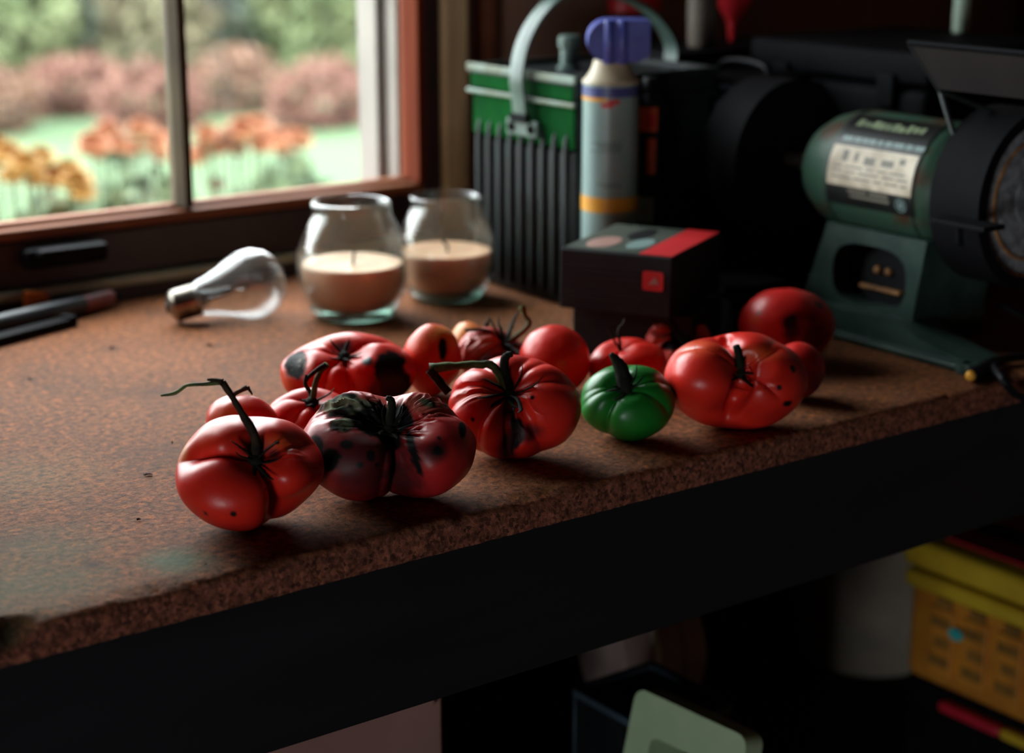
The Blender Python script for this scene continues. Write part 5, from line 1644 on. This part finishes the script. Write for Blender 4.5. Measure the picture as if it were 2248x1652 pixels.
mesh('sticker', *prism([(0.009 * math.cos(k * math.pi / 8), 0.006 * math.sin(k * math.pi / 8)) for k in range(16)], (TX - 0.0013, ck[1], ck[2]), (0, 1, 0), (0, 0, 1), (-1, 0, 0), 0, 0.0005), 'cyan', tub, label='small cyan sticker')
ct = thing('crate', 'black crate with a red and yellow rim under the yellow box', 'crate', (TX + 0.08, ty1 - tw_ / 2, SHZ))
mesh('crate_body', *box((TX + 0.010, ty1 - tw_, SHZ + 0.0006), (TX + 0.165, ty1 - 0.002, tzb - 0.0008), 0.006, 3), 'case_black', ct, 40)
ra, rb3 = at_x(2060, 1530, TX), at_x(2195, 1578, TX)
mesh('rim_band', *box((TX - 0.002, rb3[1], tzb - 0.020), (TX + 0.012, ra[1], tzb - 0.009), 0.004, 3), 'tub_red', ct, 40, label='red rim band')
mesh('rim_band', *box((TX - 0.002, ty1 - tw_, tzb - 0.020), (TX + 0.012, rb3[1] - 0.0005, tzb - 0.009), 0.004, 3), 'tub_yellow', ct, 40, label='yellow rim band')

mat('bucket_grey', S((206, 190, 170)), 0.4, S((170, 158, 144)), 16)
bk = np.array([1.50, 1.325, SHZ + 0.0005])
bu_ = thing('bucket', 'grey plastic bucket on the lower shelf behind the yellow box', 'bucket', bk)
mesh('pail', *lathe([(0, 0), (0.080, 0), (0.083, 0.003), (0.108, 0.235), (0.105, 0.235), (0.080, 0.006), (0, 0.004)], bk, (0, 0, 1), 48), 'bucket_grey', bu_, 40)
mesh('rim_ring', *lathe([(0.107, 0.232), (0.114, 0.232), (0.114, 0.242), (0.105, 0.242), (0.107, 0.232)], bk, (0, 0, 1), 48), 'bucket_grey', bu_, 40)
mesh('rim_ring', *lathe([(0.104, 0.205), (0.110, 0.205), (0.110, 0.211), (0.105, 0.211), (0.104, 0.205)], bk, (0, 0, 1), 48), 'bucket_grey', bu_, 40)

# pale green plastic tray leaning, clear box, roll, cardboard
mat('mint_plastic', S((186, 204, 168)), 0.45, S((168, 190, 152)), 16)
ta = at_d(1405, 1506, 1.42)
tb_ = at_d(1650, 1618, 1.34)
tcn = at_d(1335, 1665, 1.44)
eu = (tb_ - ta) / np.linalg.norm(tb_ - ta)
ev = (tcn - ta)
ev = ev - eu * (ev @ eu)
ev /= np.linalg.norm(ev)
en = np.cross(eu, ev)
if en @ FW > 0:
    en = -en
wt_ = np.linalg.norm(tb_ - ta)
ht_ = 0.16
cT = ta + eu * wt_ / 2 + ev * ht_ / 2
tr = thing('plastic_tray', 'pale mint green plastic tray leaning under the bench', 'tray', (cT[0], cT[1], SHZ))
mesh('tray_rim', *ring_prism(rrect(wt_ / 2, ht_ / 2, 0.010), rrect(wt_ / 2 - 0.022, ht_ / 2 - 0.030, 0.008), cT, eu, ev, en, -0.004, 0.004), 'mint_plastic', tr, 40)
mesh('tray_wall', *ring_prism(rrect(wt_ / 2 - 0.021, ht_ / 2 - 0.029, 0.008), rrect(wt_ / 2 - 0.0235, ht_ / 2 - 0.0315, 0.007), cT, eu, ev, en, -0.040, 0.0035), 'mint_plastic', tr, 40)
mesh('tray_floor', *prism(rrect(wt_ / 2 - 0.0215, ht_ / 2 - 0.0295, 0.008), cT, eu, ev, en, -0.042, -0.0395), 'case_black', tr)
mesh('tray_skirt', *ring_prism(rrect(wt_ / 2, ht_ / 2, 0.010), rrect(wt_ / 2 - 0.002, ht_ / 2 - 0.002, 0.009), cT, eu, ev, en, -0.016, -0.0042), 'mint_plastic', tr, 40)

mat('clear_plastic', S((70, 84, 96)), 0.25, S((40, 48, 58)), 20)
kA = at_d(1258, 1508, 1.50)
kB = at_d(1400, 1560, 1.46)
cb = thing('plastic_box', 'dark bluish plastic box with pale edges beside the mint tray', 'box', ((kA[0] + kB[0]) / 2 + 0.03, (kA[1] + kB[1]) / 2 + 0.02, SHZ))
kz_ = kA[2]
kx = kA[0]
mesh('box_body', *box((kx, kA[1] - 0.10, SHZ + 0.0006), (kx + 0.085, kA[1], kz_ - 0.004), 0.004, 2), 'box_black', cb, 40)
oc, ic = rrect(0.0445, 0.0515, 0.005), rrect(0.038, 0.045, 0.004)
mesh('box_rim', *ring_prism(oc, ic, (kx + 0.0425, kA[1] - 0.05, 0), (1, 0, 0), (0, 1, 0), (0, 0, 1), kz_ - 0.006, kz_), 'clear_plastic', cb, 40)
for (ex, ey) in ((kx, kA[1]),):
    mesh('corner_bead', *lathe([(0.0025, 0), (0.0025, kz_ - SHZ - 0.006)], (ex + 0.002, ey - 0.002, SHZ + 0.0006), (0, 0, 1), 8), 'clear_plastic', cb, True)

mat('roll_brown', S((194, 166, 158)), 0.5, S((156, 132, 126)), 20)
mat('ring_white', S((240, 236, 224)), 0.5)
rc = at_d(1418, 1462, 1.66)
rl = thing('paint_tin', 'dull brown tin with a pale ring on the lower shelf', 'tin', (rc[0] + 0.03, rc[1] + 0.03, SHZ))
rax = RT * 0.92 + _h * 0.39
rx_c = rc + _h * 0.045
rr0 = rx_c - rax * 0.045
hgt = rx_c[2] + 0.055 - 0.055
mesh('tin_wall', *lathe([(0, 0), (0.050, 0.0), (0.053, 0.002), (0.053, 0.082), (0.050, 0.085), (0, 0.085)], rr0, rax, 40), 'roll_brown', rl, 40)
mesh('tin_ring', *lathe([(0.0525, 0.030), (0.0555, 0.030), (0.0555, 0.036), (0.0525, 0.036), (0.0525, 0.030)], rr0, rax, 40), 'ring_white', rl, 40, label='pale ring')
mesh('tin_ring', *lathe([(0.0525, 0.062), (0.0545, 0.062), (0.0545, 0.066), (0.0525, 0.066), (0.0525, 0.062)], rr0, rax, 40), 'roll_brown', rl, 40)
# block carrying the tin
blk_top = rx_c[2] - 0.0535
bx_ = thing('wood_block', 'dark wooden block on the lower shelf carrying the brown tin', 'block', (rx_c[0], rx_c[1], SHZ))
mesh('block', *obox((rx_c[0], rx_c[1], (SHZ + blk_top) / 2), np.stack([RT, _h, np.array([0, 0, 1.0])]), (0.055, 0.035, (blk_top - SHZ) / 2 - 0.0008), 0.003), 'leg_wood', bx_)
mesh('side_cleat', *obox(np.array([rx_c[0], rx_c[1], blk_top - 0.02]) - _h * 0.039, np.stack([RT, _h, np.array([0, 0, 1.0])]), (0.055, 0.004, 0.012), 0.001), 'leg_wood', bx_)
rk = at_d(1326, 1432, 1.62)

mat('cardboard', S((176, 130, 122)), 0.8, S((158, 114, 106)), 8, bump=0.0004)
cr_t = at_y(962, 1520, 1.00)
cbx = thing('cardboard_box', 'pinkish brown cardboard box under the left part of the bench', 'box', (cr_t[0] - 0.2, 1.10, SHZ))
ang_ = math.radians(3)
Wd = np.array([math.cos(ang_), math.sin(ang_), 0])
Ld = np.array([-math.sin(ang_), math.cos(ang_), 0])
ez = np.array([0, 0, 1.0])
ctop = 0.80
cc_ = np.array([cr_t[0], 0.995, 0]) - Wd * 0.20 + Ld * 0.13
mesh('carton', *obox((cc_[0], cc_[1], (SHZ + ctop) / 2), np.stack([Wd, Ld, ez]), (0.20, 0.13, (ctop - SHZ) / 2 - 0.0008), 0.002), 'cardboard', cbx)
mesh('flap', *obox((cc_[0] - 0.001, cc_[1] - 0.133, ctop - 0.055), np.stack([Wd, Ld, ez]), (0.198, 0.0015, 0.05), 0.001), 'cardboard', cbx)
